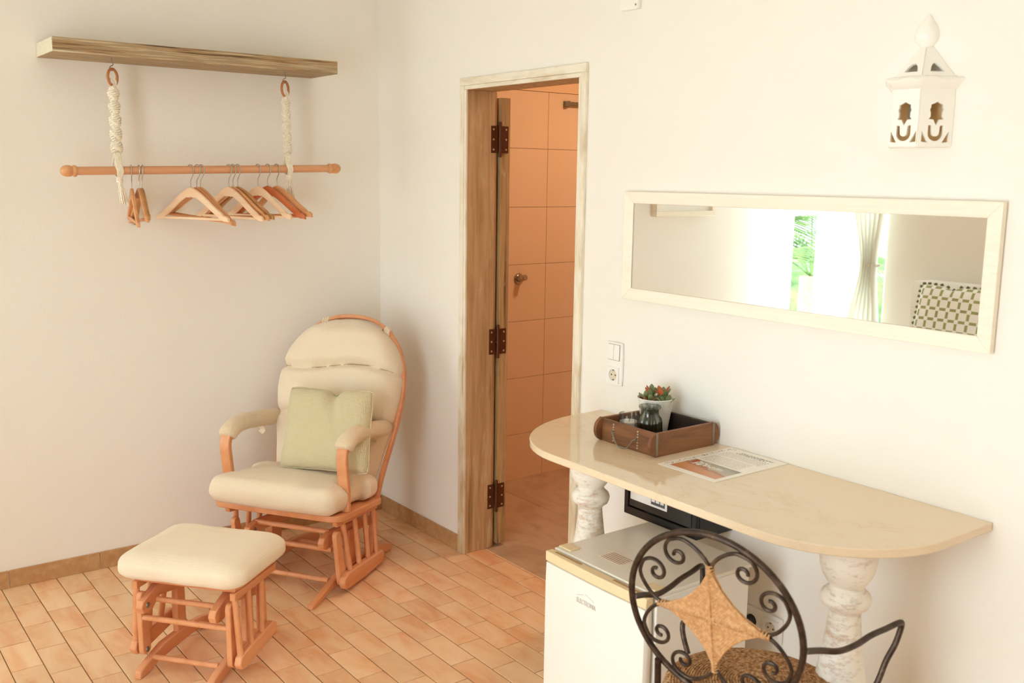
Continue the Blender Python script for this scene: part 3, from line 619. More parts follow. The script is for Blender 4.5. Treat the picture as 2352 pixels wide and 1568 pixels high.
obj('plug_body', MB().lathe([(0, .034), (.008, .034), (.012, .026), (.018, .012), (.0185, 0)], seg=24).xf(Matrix.Rotation(R(-90), 4, 'Y')), 'black_plastic', pg)
obj('cable', MB().tube(spline([(-.03, 0, 0), (-.045, .0, -.02), (-.035, .01, -.10), (-.02, .03, -.2), (-.02, .06, -.27)], 6), .0035, 8), 'black_plastic', pg)
jb = thing('junction_box', (0, -1.6745, 2.25), 0, 'small white junction box cover high on the right wall', 'box')
obj('cover', MB().rbox((-.008, 0, 0), (.016, .086, .180), (.004, .005, .005), (2, 4, 6)), 'white_plastic', jb, smooth=50)
obj('screw', MB().lathe([(0, .0005), (.003, .001), (.0035, 0)], seg=12).xf(Matrix.Translation((-.016, -.032, -.076)) @ Matrix.Rotation(R(-90), 4, 'Y')), 'switch_grey', jb)

# ------------------------------------------------------------------ mirror
my0, my1, mz0, mz1 = -2.960, -1.690, 1.223, 1.580
mi = thing('wall_mirror', (0, (my0 + my1) / 2, (mz0 + mz1) / 2), 0, 'long horizontal wall mirror in a cream wooden frame', 'mirror')
ym, zm = mi.location.y, mi.location.z; fw = .0385; hy, hz = (my1 - my0) / 2, (mz1 - mz0) / 2
def rail(a, b, c, d): # mitred rail: outer a-b, inner d-c (y,z)
    q = [a, b, c, d]; vs = [(-.003, y, z) for y, z in q]
    vs += [(-.023, a[0], a[1]), (-.023, b[0], b[1]), (-.017, c[0], c[1]), (-.017, d[0], d[1])]
    return MB().add(vs, [(0, 1, 2, 3), (4, 7, 6, 5), (0, 4, 5, 1), (1, 5, 6, 2), (2, 6, 7, 3), (3, 7, 4, 0)])
co = [(-hy, -hz), (hy, -hz), (hy, hz), (-hy, hz)]; ci = [(-hy + fw, -hz + fw), (hy - fw, -hz + fw), (hy - fw, hz - fw), (-hy + fw, hz - fw)]
for i in range(4): j = (i + 1) % 4; obj('frame_rail', rail(co[i], co[j], ci[j], ci[i]), 'mirror_frame', mi, bevel=.0015)
obj('backing', MB().bb((-.012, -hy + .002, -hz + .002), (0, hy - .002, hz - .002)), 'mirror_edge', mi, smooth=None)
obj('mirror_glass', MB().bb((-.0135, -hy + fw - .004, -hz + fw - .004), (-.0122, hy - fw + .004, hz - fw + .004)), 'mirror_glass', mi, smooth=None)

# ------------------------------------------------------------------ ceramic wall lantern
la = thing('wall_lantern', (0, -2.724, 1.708), 0, 'white glazed ceramic wall lantern with pierced openings and onion finial', 'lantern')
la.scale = (1, 1, .92)
hexp = [(0, .082), (-.072, .036), (-.072, -.036), (0, -.082)]     # plan of body (x,y)
def facet(p, q, z0, z1, s0, s1, holes, th=.006):
    """pierced panel between plan points p,q, scaled s0 at bottom and s1 at top"""
    P0, Q0 = Vector((p[0] * s0, p[1] * s0, z0)), Vector((q[0] * s0, q[1] * s0, z0)); P1, Q1 = Vector((p[0] * s1, p[1] * s1, z1)), Vector((q[0] * s1, q[1] * s1, z1))
    mid0 = (P0 + Q0) / 2; ex = (Q0 - P0).normalized(); w0 = (Q0 - P0).length / 2; mid1 = (P1 + Q1) / 2; w1 = (Q1 - P1).length / 2; hh = (mid1 - mid0).length; ey = (mid1 - mid0).normalized(); ez = ex.cross(ey)
    vs, fs = cut_panel([(-w0, 0), (w0, 0), (w1, hh), (-w1, hh)], holes, th)
    return MB().add([mid0 + ex * v.x + ey * v.y + ez * v.z for v in vs], fs)
def arc(cx, cy, r, a0, a1, n): return [(cx + r * math.cos(R(a0 + (a1 - a0) * i / n)), cy + r * math.sin(R(a0 + (a1 - a0) * i / n))) for i in range(n + 1)]
w = .0175
win = [(-w * .85, .100), (-w * 1.0, .094), (-w * .85, .086), (-w * .85, .076), (-w * 1.1, .070), (-w * .42, .069), (0, .054), (w * .42, .069), (w * 1.1, .070), (w * .85, .076), (w * .85, .086), (w, .094), (w * .85, .100), (w * .85, .107), (w * .45, .110), (0, .1145), (-w * .45, .110), (-w * .85, .107)]
ush = arc(0, .036, .0190, 180, 360, 14); ush = [(-.0185, .058)] + ush + [(.0185, .058), (.0105, .056)] + arc(0, .038, .0090, 360, 180, 10) + [(-.0105, .056)]
ush = [(x, y - .003) for x, y in ush]
tl = [(-.0345, .012), (-.0180, .010), (-.0345, .040)]; tr = [(.0345, .012), (.0345, .040), (.0180, .010)]
body = MB()
for i in range(3):
    f = facet(hexp[i], hexp[i + 1], 0, .150, 1.0, 1.0, [win, ush, [(x * .98, y) for x, y in tl], [(x * .98, y) for x, y in tr]]); body.add(f.v, f.f)
obj('pierced_body', body, 'ceramic_white', la, smooth=30)
obj('vertical_rib', MB().tube([(-.074, .036, .045), (-.074, .036, .15)], .0022, 6), 'ceramic_white', la)
obj('vertical_rib', MB().tube([(-.074, -.036, .045), (-.074, -.036, .15)], .0022, 6), 'ceramic_white', la)
obj('base_rim', MB().prism([(x * 1.03, y * 1.03) for x, y in hexp], (0, 0, -.002), (1, 0, 0), (0, 1, 0), (0, 0, .010)), 'ceramic_white', la, bevel=.003)
ev = MB(); pr = [(1.0, .146), (1.10, .150), (1.17, .158), (1.28, .166), (1.30, .171), (1.22, .176), (1.05, .180), (.9, .184)]
dense = []
for i in range(3):
    for k in range(10): t_ = k / 10; dense.append(Vector(hexp[i]) * (1 - t_) + Vector(hexp[i + 1]) * t_)
dense.append(Vector(hexp[3])); nn = len(dense)
vs = [(p[0] * s, p[1] * s, z + .003 * math.sin(i * .9) * (s > 1.15)) for s, z in pr for i, p in enumerate(dense)]
ev.add(vs, [(j * nn + i, j * nn + i + 1, (j + 1) * nn + i + 1, (j + 1) * nn + i) for j in range(len(pr) - 1) for i in range(nn - 1)])
obj('wavy_eave', ev, 'ceramic_white', la, smooth=60)
rf = MB(); tri = [(-.018, .018), (.018, .018), (.012, .034), (.002, .047), (-.006, .044), (-.012, .034)]
for i in range(3): f = facet(hexp[i], hexp[i + 1], .176, .258, .98, .20, [tri]); rf.add(f.v, f.f)
obj('pierced_roof', rf, 'ceramic_white', la, smooth=30)
obj('onion_finial', MB().lathe([(.015, .252), (.014, .258), (.019, .264), (.028, .276), (.031, .290), (.029, .304), (.022, .318), (.012, .332), (.005, .344), (0, .350)], seg=24, a0=PI / 2, a1=3 * PI / 2).add([(0, .015, .252), (0, -.015, .252)], []), 'ceramic_white', la)
obj('back_plate', MB().prism([(-.002, .078), (-.002, -.078), (-.004, -.078), (-.004, .078)], (0, 0, .004), (1, 0, 0), (0, 1, 0), (0, 0, .165)), 'clay_inside', la, smooth=None)
obj('bulb', MB().lathe([(0, .128), (.013, .128), (.015, .12), (.016, .08), (.013, .074), (0, .072)], (-.030, 0, 0), 20), 'bulb_grey', la)

# ------------------------------------------------------------------ crate with its contents
tx0, tx1, ty0, ty1, tz = -.281, -.030, -2.132, -1.884, .814
cr = thing('wooden_crate', ((tx0 + tx1) / 2, (ty0 + ty1) / 2, tz), 0, 'dark wooden brick-mould crate with wire handle on the marble table', 'crate')
hx, hy_ = (tx1 - tx0) / 2, (ty1 - ty0) / 2; hh = .072
def side_outline(): # rounded ends in x, z
    e = .024; pts = []
    for sx in (-1, 1):
        a = [(sx * (hx + e * math.cos(R(t_)) * .9), .038 + .034 * math.sin(R(t_))) for t_ in (-70, -45, -20, 0, 20, 45, 70)]
        pts += (a if sx == 1 else a[::-1])
    return pts
so = side_outline(); so = [(-hx + .004, .001)] + [p for p in so[:7]][::1] + so[7:][::1] + [(hx - .004, .001)]
left_pts = [(-hx - .006, .004)] + [(-(hx + .024 * math.cos(R(t_))), .037 + .033 * math.sin(R(t_))) for t_ in (-60, -35, -10, 10, 35, 60)] + [(-hx + .0, hh)]
right_pts = [(-x, y) for x, y in left_pts[::-1]]
outline = [(-hx + .002, 0)] + left_pts + right_pts + [(hx - .002, 0)]
obj('side_board', MB().prism(outline, (0, -hy_ - .001, .0), (1, 0, 0), (0, 0, 1), (0, .012, 0)), 'crate_wood_long', cr, bevel=.0015)
obj('side_board', MB().prism(outline, (0, hy_ - .011, .0), (1, 0, 0), (0, 0, 1), (0, .012, 0)), 'crate_wood_long', cr, bevel=.0015)
obj('end_board', MB().bb((-hx + .002, -hy_ + .011, 0), (-hx + .014, hy_ - .011, hh - .002)), 'crate_wood', cr, bevel=.0015)
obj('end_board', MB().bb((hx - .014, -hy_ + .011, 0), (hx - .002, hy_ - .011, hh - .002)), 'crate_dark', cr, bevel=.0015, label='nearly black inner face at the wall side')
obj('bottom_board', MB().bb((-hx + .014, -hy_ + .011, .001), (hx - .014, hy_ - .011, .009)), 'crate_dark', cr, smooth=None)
for sx in (-1, 1):
    for sy in (-1, 1):
        obj('metal_strap', MB().bb((sx * (hx - .004) - .004, sy * (hy_ + .0015) - .0012, .004), (sx * (hx - .004) + .004, sy * (hy_ + .0015) + .0012, hh + .001)), 'zinc', cr, bevel=.0006)
hy1, hy2 = -1.947 + 2.008, -2.053 + 2.008
for y_ in (hy1, hy2):
    rv = MB()
    for k in range(7): rv.lathe([(0, .0016), (.0022, .0012), (.003, 0)], (0, 0, 0), 8); n_ = 24; rv.v[-n_:] = [(-hx + .002 - p[2], y_ + p[1], .010 + k * .0085 + p[0]) for p in rv.v[-n_:]]
    obj('rivets', rv, 'steel_wire', cr, kind='stuff')
    obj('handle_eye', MB().tube([(-hx + .001 - .004 - .004 * math.cos(a), y_, .038 + .005 * math.sin(a)) for a in [i * PI / 5 for i in range(10)]], .0012, 6, True), 'zinc', cr)
hp = spline([(-hx - .006, hy1, .040), (-hx - .010, hy1 - .012, .030), (-hx - .012, hy1 - .030, .008), (-hx - .012, (hy1 + hy2) / 2, .002), (-hx - .012, hy2 + .026, .010), (-hx - .010, hy2 + .010, .032), (-hx - .006, hy2, .038)], 6)
obj('handle', MB().tube(hp, .0019, 8), 'zinc', cr)
# planted pot
pt = thing('potted_succulent', (-.092, -1.938, tz + .009), 0, 'white pot of green and red succulents in the wooden crate', 'potted plant')
obj('pot', MB().lathe([(0, 0), (.038, 0), (.040, .003), (.047, .05), (.0555, .104), (.059, .110), (.0605, .113), (.0595, .1145), (.057, .113), (.054, .104), (.052, .09)], seg=40), 'pot_white', pt, smooth=50)
obj('soil', MB().lathe([(0, .097), (.02, .096), (.054, .093)], seg=30), 'pebbles', pt)
def leaf_mb(Ln, Wd, th=.35):
    mb = MB(); n = 7; m = 8; vs = []
    for i in range(n + 1):
        t_ = i / n; w_ = Wd * (math.sin(PI * min(t_ * .92 + .06, 1)) ** .7) * (.55 + .6 * t_) * (1 if t_ < 1 else .02); z = Ln * t_; bx = .18 * Ln * t_ * t_
        for k in range(m): a = 2 * PI * k / m; vs.append((bx + w_ * th * math.cos(a) + .25 * w_ * (abs(math.sin(a)) ** 2), w_ * math.sin(a), z))
    return mb.add(vs, [(i * m + k, i * m + (k + 1) % m, (i + 1) * m + (k + 1) % m, (i + 1) * m + k) for i in range(n) for k in range(m)])
random.seed(3)
g_ = mesh('leaf', leaf_mb(.032, .0085), 60); r_ = mesh('leaf', leaf_mb(.032, .0085), 60)
def leaf(px, py, z, tilt, yaw, s, red=False, ws=1):
    o = obj('leaf', r_ if red else g_, 'red_leaf' if red else 'succulent_leaf', pt, (px, py, z)); s *= 1.18; o.rotation_euler = (0, tilt * .9, yaw); o.scale = (s, s * ws, s)
for cx, cy, zz, n, s, base in ((-.005, .012, .118, 7, .92, 0), (.012, -.018, .116, 7, 1.0, 1), (-.028, .004, .094, 6, .85, 2), (.0, -.004, .092, 7, .95, 3), (-.004, .034, .092, 7, 1.0, 4), (.008, -.036, .092, 7, 1.0, 5), (.03, .0, .092, 6, .9, 6)):
    for k in range(n):
        a = 2 * PI * k / n + base * .7; inner = k % 2
        leaf(cx + .004 * math.cos(a), cy + .004 * math.sin(a), zz, R(16 if inner else 38), a, s * (1.05 if inner else .95) * random.uniform(.9, 1.1), red=((base in (0, 1) and k in (2, 3)) or (base == 2 and k % 2 == 0) or (base == 1 and inner)))
obj('stem', MB().tube([(-.005, .012, .09), (-.005, .012, .122)], .004, 8).tube([(.012, -.018, .09), (.012, -.018, .12)], .004, 8), 'succulent_leaf', pt)
# ribbed glass bottle vase
vz = thing('ribbed_vase', (-.163, -1.985, tz + .009), 0, 'small ribbed grey-green glass vase in front of the white pot', 'vase')
op = [(0, 0), (.030, 0), (.0365, .004), (.0400, .02), (.0385, .05), (.0360, .064), (.0300, .073)]
ve = MB().lathe(op, seg=96, rib=.055, ribn=20)
ip = [(.0300, .073), (.0285, .078), (.0280, .090), (.0300, .095), (.0345, .098), (.0352, .1015), (.0335, .1045), (.0300, .1050), (.0275, .1025), (.0258, .098), (.0256, .080), (.0290, .070), (.0330, .062), (.0360, .045), (.0370, .02), (.0335, .008), (0, .006)]
ve.lathe(ip, seg=96); obj('glass_body', ve, 'green_grey_glass', vz, smooth=60)
# candle in glass
cg = thing('candle_glass', (-.203, -1.936, tz + .009), 0, 'clear glass tumbler holding a white candle in the crate', 'candle')
obj('tumbler', MB().lathe([(0, 0), (.030, 0), (.032, .003), (.0335, .074), (.0327, .0755), (.0318, .074), (.0306, .006), (0, .005)], seg=48), 'clear_glass', cg, smooth=50)
obj('wax', MB().lathe([(0, .0065), (.0295, .0065), (.0304, .050), (.026, .052), (.018, .047), (.008, .049), (0, .048)], seg=40), 'wax', cg, smooth=60)
obj('wick', MB().tube([(0, 0, .047), (.001, 0, .055), (.004, .001, .059)], .0009, 6), 'dark_hole', cg)
# leaflet
lf = thing('leaflet', (-.163, -2.289, tz + .0004), 0, 'laminated white leaflet with small print and a dune photograph, on the table', 'leaflet')
obj('laminated_sheet', MB().bb((-.158, -.108, 0), (.155, .107, .0012)), 'leaflet_print', lf, smooth=None, uvf=lambda p: ((.107 - p.y) / .215, (p.x + .158) / .313))

# ------------------------------------------------------------------ beam shelf, straps, rod, hangers
bmz0, bmz1, bmd = 2.038, 2.090, .255
bs = thing('wall_beam', (-.89, -.125, bmz0), 0, 'weathered thick wooden beam fixed high on the left wall', 'beam')
obj('beam', L(MB().bb((-1.450, -bmd, bmz0), (-.338, 0, bmz1)), bs), 'rustic_beam', bs, bevel=.0025, smooth=None)
obj('end_grain', L(MB().bb((-1.4512, -bmd + .002, bmz0 + .002), (-1.4502, -.002, bmz1 - .002)), bs), 'end_paint', bs, smooth=None, label='whitewashed end face')
RY = -.195; hooks = ((-1.232, -.185), (-.545, -.185))
for x, y in hooks:
    pts = [(x, y, bmz0 + .004), (x, y, bmz0 - .012), (x + .004, y, bmz0 - .018), (x + .002, y, bmz0 - .026), (x - .005, y, bmz0 - .030), (x - .009, y, bmz0 - .037), (x - .004, y, bmz0 - .045), (x + .004, y, bmz0 - .043), (x + .007, y, bmz0 - .036)]
    obj('screw_hook', L(MB().tube(spline(pts, 4), .0017, 8), bs), 'zinc', bs)
def strap(x, y, ang, lab):
    zt = bmz0 - .042; t = thing('macrame_strap', (x, RY, zt), 0, lab, 'strap', 'macrame straps holding the clothes rail'); ca, sa = math.cos(ang), math.sin(ang)
    dy = y - RY
    obj('ring', MB().tube([(.027 * math.cos(a) * ca, .027 * math.cos(a) * sa + dy, -.027 + .030 * math.sin(a)) for a in [2 * PI * i / 32 for i in range(32)]], .0052, 10, True), 'ring_wood', t)
    zr = 1.641 - zt if x < -1 else 1.657 - zt      # top of rod below
    top, bot = -.058, zr + .055; N = 40; kn = MB(); rnd = random.Random(int(-x * 100))
    for i in range(N):
        z = top + (bot - top) * (i + .5) / N; rr = .0062 + (.0118 if x < -1 else .0090) * abs(math.sin(i * PI / 8.2)) ** .8 ; a0 = i * .42
        c_ = Vector((0, dy * (1 - (i / N)), z))
        for s_ in (0, PI):
            p = [c_ + Vector((rr * 1.1 * math.cos(a0 + s_ + q), rr * math.sin(a0 + s_ + q), .0045 * math.sin(q * 2))) for q in (0, .7, 1.4, 2.1, 2.8, 3.3)]
            kn.tube(p, .0042, 6)
    for s_ in range(4): a = s_ * PI / 2; kn.tube([(.0055 * math.cos(a), dy * (1 - k / 8) + .004 * math.sin(a), -.05 + (bot + .05) * k / 8) for k in range(9)], .0048, 6)
    for s_ in (-1, 1):
        a = [(s_ * .006, dy, -.062), (s_ * .011, dy, -.045), (s_ * .007, dy + .004, -.032)]; kn.tube(spline(a, 4), .004, 6)
    obj('knotted_cord', kn, 'cotton_cord', t)
    lp = MB(); rr = .0172; zc = zr - .0155
    for k in range(5):
        xx = (k - 2) * .004; lp.tube(spline([(xx, 0, bot), (xx * 1.3, -rr * .8, zr + .006), (xx * 1.2 + .003, -rr - .004, zc), (xx + .004, -rr * .7, zc - .017), (xx * .6 + .004, -.004, zc - .028)], 4), .0034, 6)
        if k % 2 == 0: lp.tube(spline([(xx, 0, bot), (xx * 1.3 - .004, rr * .8, zr + .006), (xx * 1.2, rr + .004, zc), (xx, rr * .7, zc - .017), (xx * .6 + .002, .002, zc - .028)], 4), .0034, 6)
    obj('rail_loop', lp, 'cotton_cord', t)
    ts = MB(); z1 = zc - .026
    for k in range(4): ts.tube([(.004 + .010 * math.cos(a), .009 * math.sin(a), z1 - k * .005) for a in [2 * PI * i / 12 for i in range(12)]], .0034, 6, True)
    for k in range(22):
        a = rnd.uniform(0, 2 * PI); r0 = rnd.uniform(.002, .007); r1 = rnd.uniform(.005, .020); ln = rnd.uniform(.085, .105)
        ts.tube(spline([(.004 + r0 * math.cos(a), r0 * math.sin(a), z1 - .005), (.008 + (r0 + r1) / 2 * math.cos(a), (r0 + r1) / 2 * math.sin(a), z1 - ln * .5), (.014 + r1 * math.cos(a), r1 * math.sin(a), z1 - ln)], 4), .0022, 5)
    obj('tassel', ts, 'cotton_cord', t)
strap(hooks[0][0], hooks[0][1], R(38), 'cream macrame strap on a wooden ring at the left end of the rail')
strap(hooks[1][0], hooks[1][1], R(36), 'cream macrame strap on a wooden ring at the corner end of the rail')
rl = thing('clothes_rail', (-.87, RY, 1.635), 0, 'round wooden clothes rail with ball ends hung from macrame straps', 'rail'); dzr = .0135
def rz_(x): return dzr * (x / .54)
obj('pole', MB().tube([(x, 0, rz_(x)) for x in (-.518, -.25, 0, .25, .522)], .0155, 24), 'rod_wood', rl)
fin = [(0, -.048), (.010, -.045), (.018, -.037), (.0215, -.025), (.0205, -.012), (.017, -.006), (.020, -.003), (.0215, .002), (.0205, .008), (.0165, .011)]
for s_ in (-1, 1):
    m = Matrix.Translation((s_ * .525, 0, rz_(s_ * .525))) @ Matrix.Rotation(R(90 * s_), 4, 'Y') @ Matrix.Scale(-1, 4, (0, 0, 1)) if False else Matrix.Translation((s_ * .52, 0, rz_(s_ * .52))) @ Matrix.Rotation(R(-90 * s_), 4, 'Y')
    obj('finial', MB().lathe(fin, seg=28).xf(m), 'hanger_tan', rl, smooth=60)
def hanger(hx, phi, mat, label, tilt=0, hk=0, lean=0):
    """local: y runs across the hanger, origin at the top of the rail"""
    zt = 1.635 + rz_(hx + .87) + .0155
    t = thing('coat_hanger', (hx, RY, zt), 0, label, 'coat hanger', 'wooden coat hangers on the rail'); t.rotation_euler = (R(tilt), R(lean), -R(phi) + R(90))
    W_ = .200; top = -.083; prof_t = []; prof_b = []
    for i in range(17):
        u = i / 16; y = W_ * u
        zc = top - .006 * u - .112 * (u ** 1.05) if u > 0 else top
        zt_ = top - .105 * (3 * u * u - 2 * u ** 3) * .62 - .047 * u; th = .032 - .006 * u
        if u > .93: th *= .8
        prof_t.append((y, zt_)); prof_b.append((y, zt_ - th - (.006 if u < .1 else 0)))
    prof_t[-1] = (W_ - .002, prof_t[-1][1] - .004)
    nt = 14; prof_t[nt] = (prof_t[nt][0], prof_t[nt][1] - .005)
    poly = [(-y, z) for y, z in prof_t[::-1]] + prof_t[1:] + prof_b[::-1] + [(-y, z) for y, z in prof_b[1:]]
    obj('shoulder', MB().prism(poly, (-.006, 0, 0), (0, 1, 0), (0, 0, 1), (.012, 0, 0)), mat, t, bevel=.0022)
    zb = prof_b[14][1] + .008; obj('trouser_bar', MB().tube([(0, -W_ * .93, zb), (0, W_ * .93, zb)], .0052, 10), mat, t)
    s_ = 1 if hk else -1
    hp = [(0, 0, top - .002), (0, 0, -.058), (0, s_ * .013, -.036), (0, s_ * .0195, -.016), (0, s_ * .0150, -.001), (0, 0, .0045), (0, -s_ * .014, -.003), (0, -s_ * .0185, -.013)]
    obj('hook', MB().tube(spline(hp, 5), .0019, 8), 'steel_wire', t)
    return t
hs = [(-1.184, 101, 'hanger_tan', 'leftmost wooden hanger, seen edge-on, next to the left strap', 2, 0), (-1.155, 97, 'hanger_tan', 'second wooden hanger from the left, edge-on in a leaning pair', -3, 3), (-1.142, 99, 'hanger_brown', 'darker edge-on wooden hanger at the back of the left trio', -5, 4),
      (-.957, 66, 'hanger_pale', 'pale wooden hanger in front of the middle-left trio', 0, 0), (-.929, 67, 'hanger_tan', 'tan hanger between the pale and the tilted one in the middle-left trio', 4, 0), (-.913, 68, 'hanger_tan', 'wooden hanger at the back of the middle-left trio, its right end tilted down', 5, 0),
      (-.801, 71, 'hanger_pale', 'pale hanger with grained shoulders at the front of the middle-right trio', 1, 0), (-.784, 69, 'hanger_tan', 'orange-tan hanger, second in the middle-right trio', 0, 0), (-.765, 70, 'hanger_brown', 'dark brown hanger at the back of the middle-right trio', -1, 0),
      (-.678, 73, 'hanger_pale', 'light wooden hanger in front of the red-brown one', 0, 0), (-.636, 66, 'hanger_red', 'red-brown polished wooden hanger near the right strap', 0, 0), (-.597, 72, 'hanger_tan', 'light tan hanger nearest the right strap', -2, 0)]
for i, (x, p, m_, l_, ti, le) in enumerate(hs): hanger(x, p, m_, l_, tilt=ti, lean=le)

# ------------------------------------------------------------------ glider rocking chair and its footstool
def gtube(mb, p, q, r, n=14): return mb.tube([p, q], r, n)
HD = math.atan2(-.56, -.83)
gl = thing('glider_rocking_chair', (-.693, -.594, 0), HD, 'beech glider rocking chair with cream cushions in the corner', 'chair')
SB, BB = -.045, -.015      # sideways offsets of seat unit and base
tilt = math.atan2(.036, .42)
def sz(a): return .342 - (.152 - a) * math.tan(tilt)      # top of the seat plate
# base
fp = [(-.43, 0), (-.44, .015), (-.43, .030), (-.36, .052), (-.24, .072), (-.02, .072), (.05, .060), (.17, .030), (.235, .016), (.240, .0), (.205, 0), (.10, .022), (0, .030), (-.22, .030), (-.32, .022), (-.40, 0)]
for s_ in (-1, 1):
    y = BB + .180 * s_
    obj('foot_runner', MB().prism(fp, (0, y - .013, 0), (1, 0, 0), (0, 0, 1), (0, .026, 0)), 'beech', gl, bevel=.004)
    obj('base_upright', MB().prism([(-.135, .065), (-.055, .065), (-.06, .215), (-.125, .210)], (0, y - .011, 0), (1, 0, 0), (0, 0, 1), (0, .022, 0)), 'beech', gl, bevel=.003)
    obj('upper_bar', MB().prism([(.105, .190), (.128, .200), (.134, .222), (.120, .240), (.06, .252), (-.10, .236), (-.30, .210), (-.318, .195), (-.312, .172), (-.29, .166), (-.10, .190), (.05, .205), (.08, .192)], (0, y * .93 - .013, 0), (1, 0, 0), (0, 0, 1), (0, .026, 0)), 'beech', gl, bevel=.003)
    lr = SB + s_ * .262
    obj('hanging_rail', MB().prism([(.045, .018), (.075, .026), (.086, .048), (.078, .072), (.050, .084), (-.10, .080), (-.245, .074), (-.262, .058), (-.262, .036), (-.245, .020), (-.10, .014)], (0, lr - .014, 0), (1, 0, 0), (0, 0, 1), (0, .028, 0)), 'beech', gl, bevel=.006)
    for top, bot, w_ in (((.088, .245), (.052, .052), .048), ((-.225, .225), (-.205, .055), .048)):
        yl = (lr + y) / 2 + s_ * .008
        d = Vector((bot[0] - top[0], bot[1] - top[1])).normalized(); n_ = Vector((-d.y, d.x)); pl = []
        for k in range(9): a = PI * k / 8; pl.append(Vector(bot) + n_ * (w_ / 2 * math.cos(a)) * 1 + d * (w_ / 2 * math.sin(a)) * .8)
        for k in range(9): a = PI + PI * k / 8; pl.append(Vector(top) + n_ * (w_ / 2 * .8 * math.cos(a)) + d * (w_ / 2 * math.sin(a)) * .8)
        lk = obj('swing_link', MB().prism([tuple(p) for p in pl], (0, yl - .010, 0), (1, 0, 0), (0, 0, 1), (0, .020, 0)), 'beech', gl, bevel=.003)
    obj('side_apron', MB().prism([(.105, sz(.105) - .022), (.095, sz(.095) - .055), (-.24, sz(-.24) - .055), (-.245, sz(-.24) - .022)], (0, SB + .242 * s_ - .011, 0), (1, 0, 0), (0, 0, 1), (0, .022, 0)), 'beech', gl, bevel=.003)
    for ta, ba in ((.040, .012), (-.055, -.062), (-.140, -.136), (-.215, -.207)):
        obj('spindle', gtube(MB(), (ta, SB + .244 * s_, sz(ta) - .045), (ba, lr, .072), .0105), 'beech', gl)
    obj('bolt', MB().lathe([(0, .004), (.005, .004), (.009, .002), (.0095, 0)], seg=14).xf(Matrix.Translation((.088, y * .93 - s_ * .013, .222)) @ Matrix.Rotation(R(90 * s_), 4, 'X')), 'zinc', gl)
for p in ((.058, .245), (.044, .166), (.075, .052), (-.27, .046)):
    obj('dowel', gtube(MB(), (p[0], BB - .168, p[1]), (p[0], BB + .168, p[1]), .0105), 'beech', gl)
# seat plate (rounded, slightly bowed front)
pl = []
for a, b, r_, c0 in ((.135, .240, .045, 0), (-.235, .240, .035, 90), (-.235, -.240, .035, 180), (.135, -.240, .045, 270)):
    for k in range(6):
        an = R(c0 + 90 * k / 5); cx = a - r_ * (1 if a > 0 else -1) * 1.0; cy = b; ex = cx + r_ * math.cos(an); ey = (b + (0.048 - r_) * (1 if b > 0 else -1)) + r_ * math.sin(an)
        pl.append((ex, ey))
pts = []
for x, y in pl: pts.append((x + (.022 * (1 - (y / .29) ** 2) if x > .05 else 0), y))
mb = MB().prism(pts, (0, SB, 0), (1, 0, 0), (0, 1, 0), (0, 0, -.026)); mb.v = [(x, y, z + sz(x)) for x, y, z in mb.v]
# extra point in the bowed front
obj('seat_plate', mb, 'beech', gl, bevel=.005, segs=3)
# seat cushion
def seat_fn(p, u, v, w_):
    x, y, z = p
    if w_ > 0: z += .016 * (1 - u * u) * (1 - v * v) + .004 * noise.noise(Vector((x * 14, y * 14, 1)))
    x += .018 * (1 - v * v) * (u > 0) * u
    y += .006 * noise.noise(Vector((x * 9, 3, z * 20))); x += .005 * noise.noise(Vector((y * 11, 7, z * 20)))
    if abs(v) > .55 and -.5 < u < .35: y *= 1 - .10 * min(1, (abs(v) - .55) / .3)
    return (x, y, z + sz(x) - .342)
obj('seat_cushion', MB().rbox((-.015, SB, .342 + .053), (.400, .565, .105), (.045, .05, .046), (30, 36, 10), seat_fn), 'cream_fabric', gl, smooth=80)
# arms: flat bent wood, front curve and post
for s_ in (-1, 1):
    y = SB + s_ * .262
    pa = spline([(.052, y, sz(.05) - .0), (.052, y, .42), (.062, y, .50), (.066, y, .555), (.045, y, .598), (.0, y, .618), (-.06, y, .622), (-.18, y, .608), (-.30, y, .590)], 6)
    rf = lambda i, pa=pa: (1, 0, 0) if i < 14 else (.5, 0, .6)
    # section: wide sideways, thin along the bend
    obj('arm', MB().sweep(pa, [(-.022, -.011), (.022, -.011), (.022, .011), (-.022, .011)], lambda i, pa=pa: Vector((0, 1, 0)).cross((pa[min(i + 1, len(pa) - 1)] - pa[max(i - 1, 0)]).normalized())), 'beech', gl, bevel=.004)
    pad = pa[22:]; rr = .039
    sc_ = [.86, .98] + [1.0] * (len(pad) - 4) + [.98, .85]
    pm = MB(); prf = [(rr * 1.0 * math.cos(a), rr * .88 * math.sin(a)) for a in [2 * PI * k / 20 for k in range(20)]]
    pm.sweep([p + Vector((0, 0, -.004)) for p in pad], prf, (0, 0, 1), scales=sc_)
    pm.v = [tuple(Vector(v) + Vector((0, .0025, .0025)) * noise.noise(Vector(v) * 26)) for v in pm.v]
    po = obj('armrest_pad', pm, 'cream_knit', gl, smooth=80)
    obj('tie', MB().sweep(spline([(-.17, y, .585), (-.175, y + .004, .57), (-.19, y + .006, .555), (-.185, y - .004, .54)], 4), [(-.012, -.001), (.012, -.001), (.012, .001), (-.012, .001)], (1, 0, .2)), 'cream_fabric', po)
